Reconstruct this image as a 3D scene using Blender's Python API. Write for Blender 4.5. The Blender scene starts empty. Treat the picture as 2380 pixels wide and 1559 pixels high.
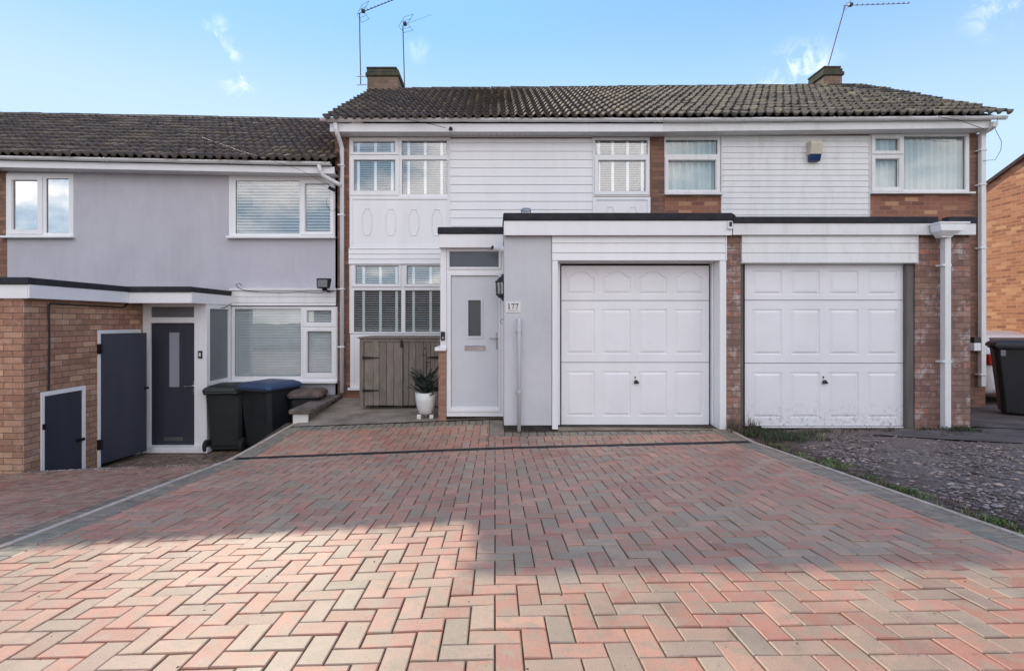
import bpy, math, random
from mathutils import Vector, Matrix
random.seed(7)
R = math.radians
sc = bpy.context.scene
COL = sc.collection

# ------------------------------------------------------------------ camera, sky, sun, exposure
F, CX, CY = 1200.0, 1150.0, 745.0          # focal length, vanishing point (photo measured on a 2379 wide copy)
cam = bpy.data.cameras.new('camera'); co = bpy.data.objects.new('camera', cam); COL.objects.link(co)
cam.sensor_width = 36; cam.lens = F / 2379 * 36
cam.shift_x = (1189.5 - CX) / 2379; cam.shift_y = (CY - 779.5) / 2379
cam.clip_start = 0.05; cam.clip_end = 2000
co.location = (0, 0, 0); co.rotation_euler = (R(90), 0, 0)
sc.camera = co
SUN_EL, SUN_AZ = R(34.8), R(-24.5)
SD = Vector((math.sin(SUN_AZ) * math.cos(SUN_EL), math.cos(SUN_AZ) * math.cos(SUN_EL), math.sin(SUN_EL)))
sun = bpy.data.lights.new('sun', 'SUN'); so = bpy.data.objects.new('sun', sun); COL.objects.link(so)
sun.energy = 1.9; sun.angle = R(0.9); sun.color = (1, .90, .74)
so.rotation_euler = SD.to_track_quat('Z', 'Y').to_euler(); so.location = (-8, 30, 22)
w = bpy.data.worlds.new("World"); sc.world = w; w.use_nodes = True
nt = w.node_tree; nt.nodes.clear()
def N(nt, t, **k):
    n = nt.nodes.new(t)
    for a, v in k.items():
        if a in n.inputs.keys() if isinstance(a, str) else False: n.inputs[a].default_value = v
        else: setattr(n, a, v)
    return n
L = lambda a, b: (a.id_data.links.new(a, b))
sky = N(nt, 'ShaderNodeTexSky', sky_type='NISHITA', sun_disc=False, sun_elevation=SUN_EL, sun_rotation=SUN_AZ,
        altitude=100, air_density=1.2, dust_density=.1, ozone_density=2.2)
gm = N(nt, 'ShaderNodeGamma'); gm.inputs[1].default_value = .42
L(sky.outputs[0], gm.inputs[0])
sat = N(nt, 'ShaderNodeHueSaturation'); sat.inputs['Hue'].default_value = .518; sat.inputs['Saturation'].default_value = 1.85; sat.inputs['Value'].default_value = 2.0
L(gm.outputs[0], sat.inputs['Color'])
tc = N(nt, 'ShaderNodeTexCoord')
spz = N(nt, 'ShaderNodeSeparateXYZ'); L(tc.outputs['Generated'], spz.inputs[0])
gz_ = N(nt, 'ShaderNodeMapRange', interpolation_type='SMOOTHSTEP'); gz_.inputs['From Min'].default_value = .30; gz_.inputs['From Max'].default_value = .52; L(spz.outputs[2], gz_.inputs[0])
gt = N(nt, 'ShaderNodeMix', data_type='RGBA'); gt.inputs[6].default_value = (1.14, 1.08, 1.0, 1); gt.inputs[7].default_value = (.78, .93, 1.02, 1); L(gz_.outputs[0], gt.inputs[0])
gmul = N(nt, 'ShaderNodeMix', data_type='RGBA', blend_type='MULTIPLY'); gmul.inputs[0].default_value = 1; L(sat.outputs[0], gmul.inputs[6]); L(gt.outputs[2], gmul.inputs[7])
mp = N(nt, 'ShaderNodeMapping'); mp.inputs['Scale'].default_value = (1, 1, 2.2)
L(tc.outputs['Generated'], mp.inputs[0])
nz = N(nt, 'ShaderNodeTexNoise'); nz.inputs['Scale'].default_value = 3.4; nz.inputs['Detail'].default_value = 7; nz.inputs['Roughness'].default_value = .55
L(mp.outputs[0], nz.inputs['Vector'])
sp = N(nt, 'ShaderNodeSeparateXYZ'); L(tc.outputs['Generated'], sp.inputs[0])
th = N(nt, 'ShaderNodeMapRange'); th.inputs['From Min'].default_value = -.5; th.inputs['From Max'].default_value = .5
th.inputs['To Min'].default_value = .115; th.inputs['To Max'].default_value = -.30      # cloudier towards the street side
L(sp.outputs[1], th.inputs[0])
ad = N(nt, 'ShaderNodeMath', operation='ADD'); L(nz.outputs[0], ad.inputs[0]); L(th.outputs[0], ad.inputs[1])
cr = N(nt, 'ShaderNodeMapRange', interpolation_type='SMOOTHSTEP'); cr.inputs['From Min'].default_value = .50; cr.inputs['From Max'].default_value = .66
cr.inputs['To Max'].default_value = .75
L(ad.outputs[0], cr.inputs[0])
cl_out = cr.outputs[0]
nz2 = N(nt, 'ShaderNodeTexNoise'); nz2.inputs['Scale'].default_value = 30; nz2.inputs['Detail'].default_value = 8; nz2.inputs['Roughness'].default_value = .65; nz2.inputs['Distortion'].default_value = .6; L(tc.outputs['Generated'], nz2.inputs['Vector'])
for (px_, py_, rad_, am_) in ((1865, 172, .065, .38), (1820, 190, .05, .3), (560, 196, .04, .22), (505, 80, .035, .22), (540, 130, .022, .18), (2320, 12, .05, .2), (970, 118, .03, .12)):   # small single clouds, by direction
    dv = Vector(((px_ - CX) / F, 1, (CY - py_) / F)).normalized()
    ds_ = N(nt, 'ShaderNodeVectorMath', operation='DISTANCE'); ds_.inputs[1].default_value = dv; L(tc.outputs['Generated'], ds_.inputs[0])
    m1 = N(nt, 'ShaderNodeMapRange', interpolation_type='SMOOTHSTEP'); m1.inputs['From Min'].default_value = rad_; m1.inputs['From Max'].default_value = 0; L(ds_.outputs['Value'], m1.inputs[0])
    m2 = N(nt, 'ShaderNodeMapRange', interpolation_type='SMOOTHSTEP'); m2.inputs['From Min'].default_value = .42; m2.inputs['From Max'].default_value = .70; m2.inputs['To Max'].default_value = am_; L(nz2.outputs[0], m2.inputs[0])
    m3 = N(nt, 'ShaderNodeMath', operation='MULTIPLY'); L(m1.outputs[0], m3.inputs[0]); L(m2.outputs[0], m3.inputs[1])
    m4 = N(nt, 'ShaderNodeMath', operation='MAXIMUM'); L(cl_out, m4.inputs[0]); L(m3.outputs[0], m4.inputs[1]); cl_out = m4.outputs[0]
mx = N(nt, 'ShaderNodeMix', data_type='RGBA'); mx.inputs[7].default_value = (9.0, 8.2, 7.9, 1)
L(cl_out, mx.inputs[0]); cap = N(nt, 'ShaderNodeMix', data_type='RGBA'); cap.inputs[6].default_value = (2.15, 2.9, 3.75, 1); cap.inputs[7].default_value = (1.15, 2.3, 3.75, 1); L(gz_.outputs[0], cap.inputs[0])
dk = N(nt, 'ShaderNodeMix', data_type='RGBA', blend_type='DARKEN'); dk.inputs[0].default_value = .88; L(gmul.outputs[2], dk.inputs[6]); L(cap.outputs[2], dk.inputs[7])   # keeps the glow round the sun low
L(dk.outputs[2], mx.inputs[6])
bg = N(nt, 'ShaderNodeBackground'); bg.inputs[1].default_value = .15
L(mx.outputs[2], bg.inputs[0])
wo = N(nt, 'ShaderNodeOutputWorld'); L(bg.outputs[0], wo.inputs[0])
sc.view_settings.view_transform = 'Standard'; sc.view_settings.look = 'None'
sc.view_settings.exposure = 0.98; sc.view_settings.gamma = 1
sc.cycles.max_bounces = 8

# ------------------------------------------------------------------ materials
MAT = {}
def newmat(name):
    m = bpy.data.materials.new(name); m.use_nodes = True
    t = m.node_tree; b = t.nodes['Principled BSDF']
    return m, t, b
def rgba(c): return (c[0], c[1], c[2], 1)
def ramp(t, src, stops):
    r = N(t, 'ShaderNodeValToRGB')
    e = r.color_ramp.elements
    while len(e) < len(stops): e.new(.5)
    for i, (p, c) in enumerate(stops): e[i].position = p; e[i].color = rgba(c) if len(c) == 3 else c
    L(src, r.inputs[0]); return r
def noise(t, scale, detail=5, rough=.6, vec=None, dist=0):
    n = N(t, 'ShaderNodeTexNoise'); n.inputs['Scale'].default_value = scale; n.inputs['Detail'].default_value = detail
    n.inputs['Roughness'].default_value = rough; n.inputs['Distortion'].default_value = dist
    if vec is None:
        vec = N(t, 'ShaderNodeTexCoord').outputs['Object']
    L(vec, n.inputs['Vector']); return n
def mixc(t, f, a, b, mode='MIX'):
    m = N(t, 'ShaderNodeMix', data_type='RGBA', blend_type=mode)
    if isinstance(f, (int, float)): m.inputs[0].default_value = f
    else: L(f, m.inputs[0])
    for i, v in ((6, a), (7, b)):
        if isinstance(v, tuple): m.inputs[i].default_value = rgba(v)
        else: L(v, m.inputs[i])
    return m.outputs[2]
def bump(t, b, h, strength=.3, dist=.01):
    n = N(t, 'ShaderNodeBump'); n.inputs['Strength'].default_value = strength; n.inputs['Distance'].default_value = dist
    L(h, n.inputs['Height']); L(n.outputs[0], b.inputs['Normal'])
def plain(name, c1, c2=None, scale=6, rough=.6, bmp=0, bscale=80, metal=0, streak=False, spec=None, weather=0, stain=(.28, .27, .24)):
    m, t, b = newmat(name)
    c2 = c2 or tuple(x * .85 for x in c1)
    vec = None
    if streak:
        mpn = N(t, 'ShaderNodeMapping'); mpn.inputs['Scale'].default_value = (1, 1, .12)
        L(N(t, 'ShaderNodeTexCoord').outputs['Object'], mpn.inputs[0]); vec = mpn.outputs[0]
    n = noise(t, scale, 6, .6, vec)
    r = ramp(t, n.outputs[0], [(.35, c2), (.65, c1)])
    cc = r.outputs[0]
    if weather:
        mw = N(t, 'ShaderNodeMapping'); mw.inputs['Scale'].default_value = (1, 1, .16)
        tw_ = N(t, 'ShaderNodeTexCoord').outputs['Object']; L(tw_, mw.inputs[0])
        st_ = ramp(t, noise(t, 5.5, 7, .7, mw.outputs[0]).outputs[0], [(.50, (0, 0, 0)), (.74, (weather,) * 3)])
        cc = mixc(t, st_.outputs[0], cc, stain)
        bl_ = ramp(t, noise(t, 9, 8, .75, tw_).outputs[0], [(.52, (0, 0, 0)), (.75, (weather * .8,) * 3)])
        cc = mixc(t, bl_.outputs[0], cc, stain)
    L(cc, b.inputs['Base Color'])
    b.inputs['Roughness'].default_value = rough; b.inputs['Metallic'].default_value = metal
    if spec is not None: b.inputs['Specular IOR Level'].default_value = spec
    if bmp: bump(t, b, noise(t, bscale, 4).outputs[0], bmp, .005)
    MAT[name] = m; return m
def brick(name, c1, c2, c3, mortar, seed=0, dirt=(.06, .05, .04), dirtamt=.3, course=.075, length=.225, third=.3, msize=.009, gain=1.6, white=0):
    m, t, b = newmat(name)
    tcn = N(t, 'ShaderNodeTexCoord'); s = N(t, 'ShaderNodeSeparateXYZ'); L(tcn.outputs['Object'], s.inputs[0])
    a = N(t, 'ShaderNodeMath', operation='ADD'); L(s.outputs[0], a.inputs[0]); L(s.outputs[1], a.inputs[1])
    c = N(t, 'ShaderNodeCombineXYZ'); L(a.outputs[0], c.inputs[0]); L(s.outputs[2], c.inputs[1])
    wn = noise(t, 9, 3, .5, tcn.outputs['Object'])
    wv = N(t, 'ShaderNodeVectorMath', operation='SCALE'); wv.inputs['Scale'].default_value = .008; L(wn.outputs['Color'], wv.inputs[0])
    av = N(t, 'ShaderNodeVectorMath', operation='ADD'); L(c.outputs[0], av.inputs[0]); L(wv.outputs[0], av.inputs[1])
    br = N(t, 'ShaderNodeTexBrick'); br.offset = .5; br.squash = 1
    br.inputs['Scale'].default_value = 1; br.inputs['Brick Width'].default_value = length; br.inputs['Row Height'].default_value = course
    br.inputs['Mortar Size'].default_value = msize / 2; br.inputs['Mortar Smooth'].default_value = .25; br.inputs['Bias'].default_value = 0
    br.inputs['Color1'].default_value = (0, 0, 0, 1); br.inputs['Color2'].default_value = (1, 1, 1, 1); br.inputs['Mortar'].default_value = (.5, .5, .5, 1)
    L(av.outputs[0], br.inputs['Vector'])
    rp = ramp(t, br.outputs['Color'], [(0, c1), (.45, c2), (1 - third * .5, c2), (1, c3)])
    n1 = noise(t, 14, 6, .65, tcn.outputs['Object'])
    n2 = noise(t, 1.3, 5, .6, tcn.outputs['Object'])
    n3 = noise(t, 90, 3, .6, tcn.outputs['Object'])
    col = mixc(t, .28, rp.outputs[0], ramp(t, n1.outputs[0], [(.3, tuple(x * .55 for x in c2)), (.7, tuple(min(1, x * 1.35) for x in c2))]).outputs[0])
    mr = N(t, 'ShaderNodeMapRange'); mr.inputs['From Min'].default_value = .4; mr.inputs['From Max'].default_value = .75; mr.inputs['To Max'].default_value = dirtamt
    L(n2.outputs[0], mr.inputs[0])
    col = mixc(t, mr.outputs[0], col, dirt)
    if white:
        n4 = noise(t, 7, 6, .7, tcn.outputs['Object'])
        mw = N(t, 'ShaderNodeMapRange'); mw.inputs['From Min'].default_value = .52; mw.inputs['From Max'].default_value = .72; mw.inputs['To Max'].default_value = white
        L(n4.outputs[0], mw.inputs[0]); col = mixc(t, mw.outputs[0], col, (.42, .40, .40))
    mc = mixc(t, mr.outputs[0], mortar, dirt)
    col = mixc(t, br.outputs['Fac'], col, mc)
    col = mixc(t, .25, col, n3.outputs[0], 'OVERLAY')
    col = mixc(t, 1.0, col, (gain, gain, gain), 'MULTIPLY')
    L(col, b.inputs['Base Color']); b.inputs['Roughness'].default_value = .9
    inv = N(t, 'ShaderNodeMath', operation='MULTIPLY_ADD'); inv.inputs[1].default_value = -1.0; inv.inputs[2].default_value = 1
    L(br.outputs['Fac'], inv.inputs[0])
    a2 = N(t, 'ShaderNodeMath', operation='MULTIPLY_ADD'); a2.inputs[1].default_value = .35; L(n1.outputs[0], a2.inputs[0]); L(inv.outputs[0], a2.inputs[2])
    bump(t, b, a2.outputs[0], .8, .008)
    MAT[name] = m
WH = (.80, .80, .80)
plain('upvc', (.82, .82, .82), (.78, .78, .78), 3, .35, streak=True, weather=.10, stain=(.45, .44, .38))
plain('upvc_dirty', (.77, .77, .76), (.73, .73, .72), 5, .45, streak=True, weather=.28, stain=(.38, .38, .32))
plain('garage_white', (.82, .82, .83), (.78, .78, .79), 2, .4, weather=.10, stain=(.48, .46, .42))
plain('render_grey', (.58, .59, .605), (.53, .54, .56), 1.6, .9, .6, 140, weather=.16)
plain('render_left', (.53, .52, .56), (.47, .46, .50), 1.3, .92, .8, 90, weather=.18)
plain('door_grey', (.60, .62, .64), (.57, .59, .61), 3, .45)
plain('dark_door', (.038, .040, .058), (.028, .030, .045), 4, .5, .2, 60, streak=True)
plain('felt', (.033, .034, .040), (.020, .020, .024), 9, .95, .8, 260)
plain('black_plastic', (.016, .016, .018), (.011, .011, .012), 5, .45, .15, 300)
plain('bin_green', (.018, .024, .023), (.012, .016, .016), 5, .5, .15, 300)
plain('bin_slate', (.020, .022, .024), (.013, .015, .017), 5, .5, .15, 300)
plain('lid_blue', (.035, .065, .14), (.024, .045, .10), 6, .4, .1, 300)
plain('lid_brown', (.16, .10, .075), (.06, .05, .045), 9, .8, .3, 60)
plain('metal_dark', (.02, .02, .022), (.012, .012, .012), 8, .5, metal=.5)
plain('chrome', (.75, .75, .77), (.6, .6, .6), 5, .18, metal=1)
plain('steel', (.45, .46, .48), (.30, .30, .32), 9, .4, metal=1)
plain('mast', (.16, .13, .14), (.06, .04, .05), 20, .6, metal=.6)
plain('concrete', (.36, .29, .225), (.18, .145, .105), 2.6, .95, .6, 60)
plain('concrete_dark', (.14, .115, .105), (.07, .058, .052), 3, .95, .6, 70)
plain('coping', (.20, .165, .14), (.085, .065, .05), 7, .95, .8, 40)
plain('cap_moss', (.10, .085, .06), (.045, .055, .03), 7, .95, .9, 30)
plain('edging', (.56, .45, .36), (.38, .30, .22), 10, .9, .5, 60)
plain('timber_frame', (.16, .14, .13), (.09, .08, .075), 8, .85, .4, 50, streak=True)
plain('plinth', (.055, .05, .04), (.02, .022, .018), 9, .95, .8, 50)
plain('pot_white', (.70, .70, .66), (.64, .64, .60), 3, .35)
plain('soil', (.03, .02, .015), (.015, .01, .008), 20, 1, .9, 60)
plain('stone_grit', (.6, .58, .55), (.4, .38, .35), 30, .8)
plain('grille', (.020, .020, .026), (.012, .012, .015), 20, .5)
plain('cream', (.62, .58, .46), (.55, .5, .4), 6, .5)
plain('strobe_blue', (.02, .05, .16), (.015, .035, .11), 6, .2)
plain('car_paint', (.8, .8, .8), (.76, .76, .76), 3, .2)
plain('tyre', (.02, .02, .02), (.012, .012, .012), 8, .8)
plain('red_lens', (.5, .02, .02), (.4, .01, .01), 5, .2)
plain('blind', (.78, .79, .80), (.70, .71, .72), 4, .5)
plain('curtain', (.62, .66, .64), (.48, .52, .52), 5, .9)
plain('curtain_grey', (.20, .22, .24), (.12, .13, .15), 5, .9)
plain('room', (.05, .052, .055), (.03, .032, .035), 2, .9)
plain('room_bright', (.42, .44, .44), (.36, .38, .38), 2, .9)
plain('leaf_litter', (.10, .04, .02), (.04, .02, .012), 30, .9)
plain('ink', (.012, .012, .013), (.01, .01, .01), 5, .5)
plain('sign_white', (.72, .72, .69), (.66, .66, .63), 9, .4)
plain('hook', (.25, .25, .27), (.2, .2, .2), 5, .4, metal=.8)
plain('bark', (.05, .04, .035), (.03, .025, .02), 20, .9)
plain('road', (.15, .14, .125), (.11, .10, .09), 5, .9, .4, 80)
plain('opp_roof', (.09, .06, .05), (.06, .04, .035), 5, .9)
plain('ground_far', (.17, .15, .11), (.12, .12, .08), .5, .95)
# garage door with grime low down
def grime_door():
    m, t, b = newmat('garage_grimy')
    tcn = N(t, 'ShaderNodeTexCoord'); s = N(t, 'ShaderNodeSeparateXYZ'); L(tcn.outputs['Object'], s.inputs[0])
    n = noise(t, 17, 9, .75, tcn.outputs['Object'])
    mr = N(t, 'ShaderNodeMapRange'); mr.inputs['From Min'].default_value = .42; mr.inputs['From Max'].default_value = .06
    L(s.outputs[2], mr.inputs[0])
    mu = N(t, 'ShaderNodeMath', operation='MULTIPLY'); L(mr.outputs[0], mu.inputs[0])
    r = ramp(t, n.outputs[0], [(.52, (0, 0, 0)), (.66, (.9, .9, .9))]); L(r.outputs[0], mu.inputs[1])
    base = ramp(t, noise(t, 2, 4, .6, tcn.outputs['Object']).outputs[0], [(.3, (.74, .74, .755)), (.7, (.80, .80, .815))])
    L(mixc(t, mu.outputs[0], base.outputs[0], (.20, .19, .17)), b.inputs['Base Color']); b.inputs['Roughness'].default_value = .4
    MAT['garage_grimy'] = m
grime_door()
brick('brick_buff', (.17, .075, .048), (.27, .145, .09), (.42, .26, .16), (.085, .06, .045), dirt=(.10, .08, .055), dirtamt=.4, third=.5, white=.25)
brick('brick_house', (.085, .045, .034), (.17, .085, .055), (.25, .14, .09), (.09, .07, .06), dirt=(.04, .035, .032), dirtamt=.4)
brick('brick_panel', (.09, .04, .03), (.19, .08, .048), (.38, .22, .12), (.20, .15, .12), dirt=(.10, .05, .035), dirtamt=.25)
brick('brick_garage', (.11, .055, .04), (.19, .11, .08), (.30, .11, .07), (.08, .07, .065), dirt=(.055, .05, .05), dirtamt=.5, white=.55)
brick('brick_orange', (.22, .08, .05), (.44, .19, .095), (.62, .36, .19), (.50, .32, .20), dirt=(.30, .13, .06), dirtamt=.2, gain=1.5, third=.6, msize=.012)
brick('brick_stack', (.10, .065, .045), (.17, .11, .075), (.24, .15, .10), (.12, .10, .08), dirt=(.05, .055, .035), dirtamt=.6)
brick('brick_pier', (.16, .065, .045), (.22, .12, .08), (.27, .15, .11), (.15, .12, .10), dirtamt=.2)
def roofmat(name, base, moss, lich, mossamt):
    m, t, b = newmat(name)
    tcn = N(t, 'ShaderNodeTexCoord').outputs['Object']
    n1 = noise(t, 2.2, 6, .65, tcn); n2 = noise(t, 16, 6, .7, tcn); n3 = noise(t, 60, 4, .7, tcn)
    at = N(t, 'ShaderNodeAttribute', attribute_name='tc')
    col = mixc(t, .75, tuple(base), at.outputs['Color'], 'MULTIPLY')
    col = mixc(t, ramp(t, n2.outputs[0], [(.42, (0, 0, 0)), (.60, (mossamt,) * 3)]).outputs[0], col, moss)
    col = mixc(t, ramp(t, n3.outputs[0], [(.56, (0, 0, 0)), (.66, (.8, .8, .8))]).outputs[0], col, lich)
    col = mixc(t, ramp(t, n1.outputs[0], [(.4, (0, 0, 0)), (.7, (.5, .5, .5))]).outputs[0], col, (.028, .024, .022))
    L(col, b.inputs['Base Color']); b.inputs['Roughness'].default_value = .8
    bump(t, b, n2.outputs[0], .6, .02); MAT[name] = m
roofmat('roof_tile', (.095, .066, .050), (.06, .05, .02), (.30, .26, .17), .35)
roofmat('roof_mossy', (.088, .067, .052), (.07, .07, .025), (.27, .25, .16), .5)
def pavermat():
    m, t, b = newmat('pavers')
    at = N(t, 'ShaderNodeAttribute', attribute_name='tc')
    tcn = N(t, 'ShaderNodeTexCoord').outputs['Object']
    n1 = noise(t, 11, 5, .65, tcn); n2 = noise(t, 260, 3, .7, tcn); n3 = noise(t, 1.5, 7, .7, tcn); n4 = noise(t, 60, 4, .65, tcn)
    # blue grey blending inside a block
    col = mixc(t, ramp(t, n1.outputs[0], [(.47, (0, 0, 0)), (.60, (.78, .78, .78))]).outputs[0], at.outputs['Color'], (.245, .19, .155))
    col = mixc(t, .22, col, ramp(t, n3.outputs[0], [(.35, (.10, .08, .075)), (.65, (.36, .27, .22))]).outputs[0])
    col = mixc(t, .45, col, ramp(t, n2.outputs[0], [(.3, (.25, .25, .25)), (.7, (.75, .75, .75))]).outputs[0], 'OVERLAY')
    col = mixc(t, ramp(t, n4.outputs[0], [(.64, (0, 0, 0)), (.70, (.7, .7, .7))]).outputs[0], col, (.06, .05, .045))
    n5 = noise(t, .55, 4, .6, tcn)
    col = mixc(t, ramp(t, n5.outputs[0], [(.44, (0, 0, 0)), (.66, (.6, .6, .6))]).outputs[0], col, mixc(t, 1.0, col, (1.0, .80, .80), 'MULTIPLY'))
    n6 = noise(t, 2.6, 8, .75, tcn)
    col = mixc(t, ramp(t, n6.outputs[0], [(.55, (0, 0, 0)), (.72, (.45, .45, .45))]).outputs[0], col, (.12, .10, .08))
    n7 = noise(t, 3.4, 8, .7, tcn, 1.0)
    col = mixc(t, ramp(t, n7.outputs[0], [(.58, (0, 0, 0)), (.72, (.30, .30, .30))]).outputs[0], col, (.30, .25, .22))
    col = mixc(t, 1.0, col, (1.42, 1.38, 1.12), 'MULTIPLY')
    L(col, b.inputs['Base Color'])
    L(ramp(t, n3.outputs[0], [(.3, (.42, .42, .42)), (.7, (.62, .62, .62))]).outputs[0], b.inputs['Roughness'])
    bump(t, b, n2.outputs[0], .35, .003); MAT['pavers'] = m
pavermat()
def jointmat():
    m, t, b = newmat('joint_sand')
    n = noise(t, 8, 5, .7)
    L(ramp(t, n.outputs[0], [(.35, (.035, .027, .02)), (.55, (.08, .062, .04)), (.7, (.10, .10, .035))]).outputs[0], b.inputs['Base Color'])
    b.inputs['Roughness'].default_value = 1; bump(t, b, noise(t, 200, 3).outputs[0], .6, .005); MAT['joint_sand'] = m
jointmat()
def roughground():
    m, t, b = newmat('rough_drive')
    tcn = N(t, 'ShaderNodeTexCoord').outputs['Object']
    v = N(t, 'ShaderNodeTexVoronoi'); v.inputs['Scale'].default_value = 60; L(tcn, v.inputs['Vector'])
    n = noise(t, 3, 6, .6, tcn); n2 = noise(t, 60, 5, .7, tcn)
    col = mixc(t, n.outputs[0], (.12, .085, .068), (.26, .205, .17))
    bw = N(t, 'ShaderNodeRGBToBW'); L(v.outputs['Color'], bw.inputs[0])
    col = mixc(t, .55, col, bw.outputs[0], 'SOFT_LIGHT')
    col = mixc(t, ramp(t, n.outputs[0], [(.55, (0, 0, 0)), (.68, (.6, .6, .6))]).outputs[0], col, (.04, .03, .025))
    col = mixc(t, .5, col, n2.outputs[0], 'OVERLAY')
    sx_ = N(t, 'ShaderNodeSeparateXYZ'); L(tcn, sx_.inputs[0]); mr = N(t, 'ShaderNodeMapRange'); mr.inputs['From Min'].default_value = 3.9; mr.inputs['From Max'].default_value = 3.25
    L(sx_.outputs[0], mr.inputs[0]); mm = N(t, 'ShaderNodeMath', operation='MULTIPLY', use_clamp=True); L(mr.outputs[0], mm.inputs[0])
    L(ramp(t, noise(t, 5, 6, .7, tcn).outputs[0], [(.36, (0, 0, 0)), (.52, (1, 1, 1))]).outputs[0], mm.inputs[1])
    col = mixc(t, mm.outputs[0], col, (.07, .036, .022))
    L(col, b.inputs['Base Color']); b.inputs['Roughness'].default_value = .9
    bump(t, b, mixc(t, .5, v.outputs['Distance'], n2.outputs[0]), .9, .03); MAT['rough_drive'] = m
roughground()
def attrmat(name, rough, transl=0):
    m, t, b = newmat(name)
    at = N(t, 'ShaderNodeAttribute', attribute_name='tc')
    L(at.outputs['Color'], b.inputs['Base Color']); b.inputs['Roughness'].default_value = rough
    MAT[name] = m
attrmat('gravel', .92); attrmat('grass', .7); attrmat('needles', .6)
def woodmat():
    m, t, b = newmat('old_wood')
    at = N(t, 'ShaderNodeAttribute', attribute_name='tc')
    tcn = N(t, 'ShaderNodeTexCoord').outputs['Object']
    mpn = N(t, 'ShaderNodeMapping'); mpn.inputs['Scale'].default_value = (1, 1, .06); L(tcn, mpn.inputs[0])
    n = noise(t, 70, 6, .65, mpn.outputs[0], .6); n2 = noise(t, 4, 5, .6, tcn); n3 = noise(t, 18, 2, .5, tcn)
    s = N(t, 'ShaderNodeSeparateXYZ'); L(tcn, s.inputs[0])
    col = mixc(t, .6, at.outputs['Color'], ramp(t, n.outputs[0], [(.3, (.05, .04, .032)), (.7, (.30, .25, .21))]).outputs[0])
    col = mixc(t, ramp(t, n2.outputs[0], [(.5, (0, 0, 0)), (.75, (.5, .5, .5))]).outputs[0], col, (.10, .11, .07))
    col = mixc(t, ramp(t, n3.outputs[0], [(.72, (0, 0, 0)), (.76, (.8, .8, .8))]).outputs[0], col, (.035, .025, .02))
    L(col, b.inputs['Base Color']); b.inputs['Roughness'].default_value = .85; bump(t, b, n.outputs[0], .5, .006); MAT['old_wood'] = m
woodmat()
def glassmat(name, refl, tint=(.97, 1, 1), rough=.004, wav=.02):
    m, t, b = newmat(name); t.nodes.remove(b)
    tr = N(t, 'ShaderNodeBsdfTransparent'); tr.inputs[0].default_value = rgba(tint)
    gl = N(t, 'ShaderNodeBsdfGlossy'); gl.inputs['Roughness'].default_value = rough; gl.inputs[0].default_value = (1, 1, 1, 1)
    lwt = N(t, 'ShaderNodeLayerWeight'); lwt.inputs['Blend'].default_value = .5
    pw = N(t, 'ShaderNodeMath', operation='POWER'); pw.inputs[1].default_value = 5; L(lwt.outputs['Facing'], pw.inputs[0])
    ad = N(t, 'ShaderNodeMath', operation='ADD', use_clamp=True); ad.inputs[1].default_value = refl; L(pw.outputs[0], ad.inputs[0])
    bn = N(t, 'ShaderNodeBump'); bn.inputs['Strength'].default_value = wav; bn.inputs['Distance'].default_value = .05
    L(noise(t, 1.6, 2, .4).outputs[0], bn.inputs['Height']); L(bn.outputs[0], gl.inputs['Normal'])
    mxn = N(t, 'ShaderNodeMixShader'); L(ad.outputs[0], mxn.inputs[0]); L(tr.outputs[0], mxn.inputs[1]); L(gl.outputs[0], mxn.inputs[2])
    L(mxn.outputs[0], t.nodes['Material Output'].inputs[0]); MAT[name] = m
glassmat('glass', .14)
glassmat('glass_soft', .07)
glassmat('glass_bright', .42)
def frost(name, c, rough=.25):
    m, t, b = newmat(name)
    b.inputs['Base Color'].default_value = rgba(c); b.inputs['Roughness'].default_value = rough
    bump(t, b, noise(t, 60, 3, .6, None, 2).outputs[0], .4, .003); MAT[name] = m
frost('glass_frost', (.15, .16, .17)); frost('glass_blue', (.075, .09, .115), .2); frost('glass_frost_light', (.30, .31, .36), .35); frost('glass_dark', (.085, .09, .095), .12)
def netmat():
    m, t, b = newmat('net'); b.inputs['Base Color'].default_value = (.72, .76, .74, 1); b.inputs['Roughness'].default_value = .9
    b.inputs['Alpha'].default_value = .75; MAT['net'] = m
netmat()

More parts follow.
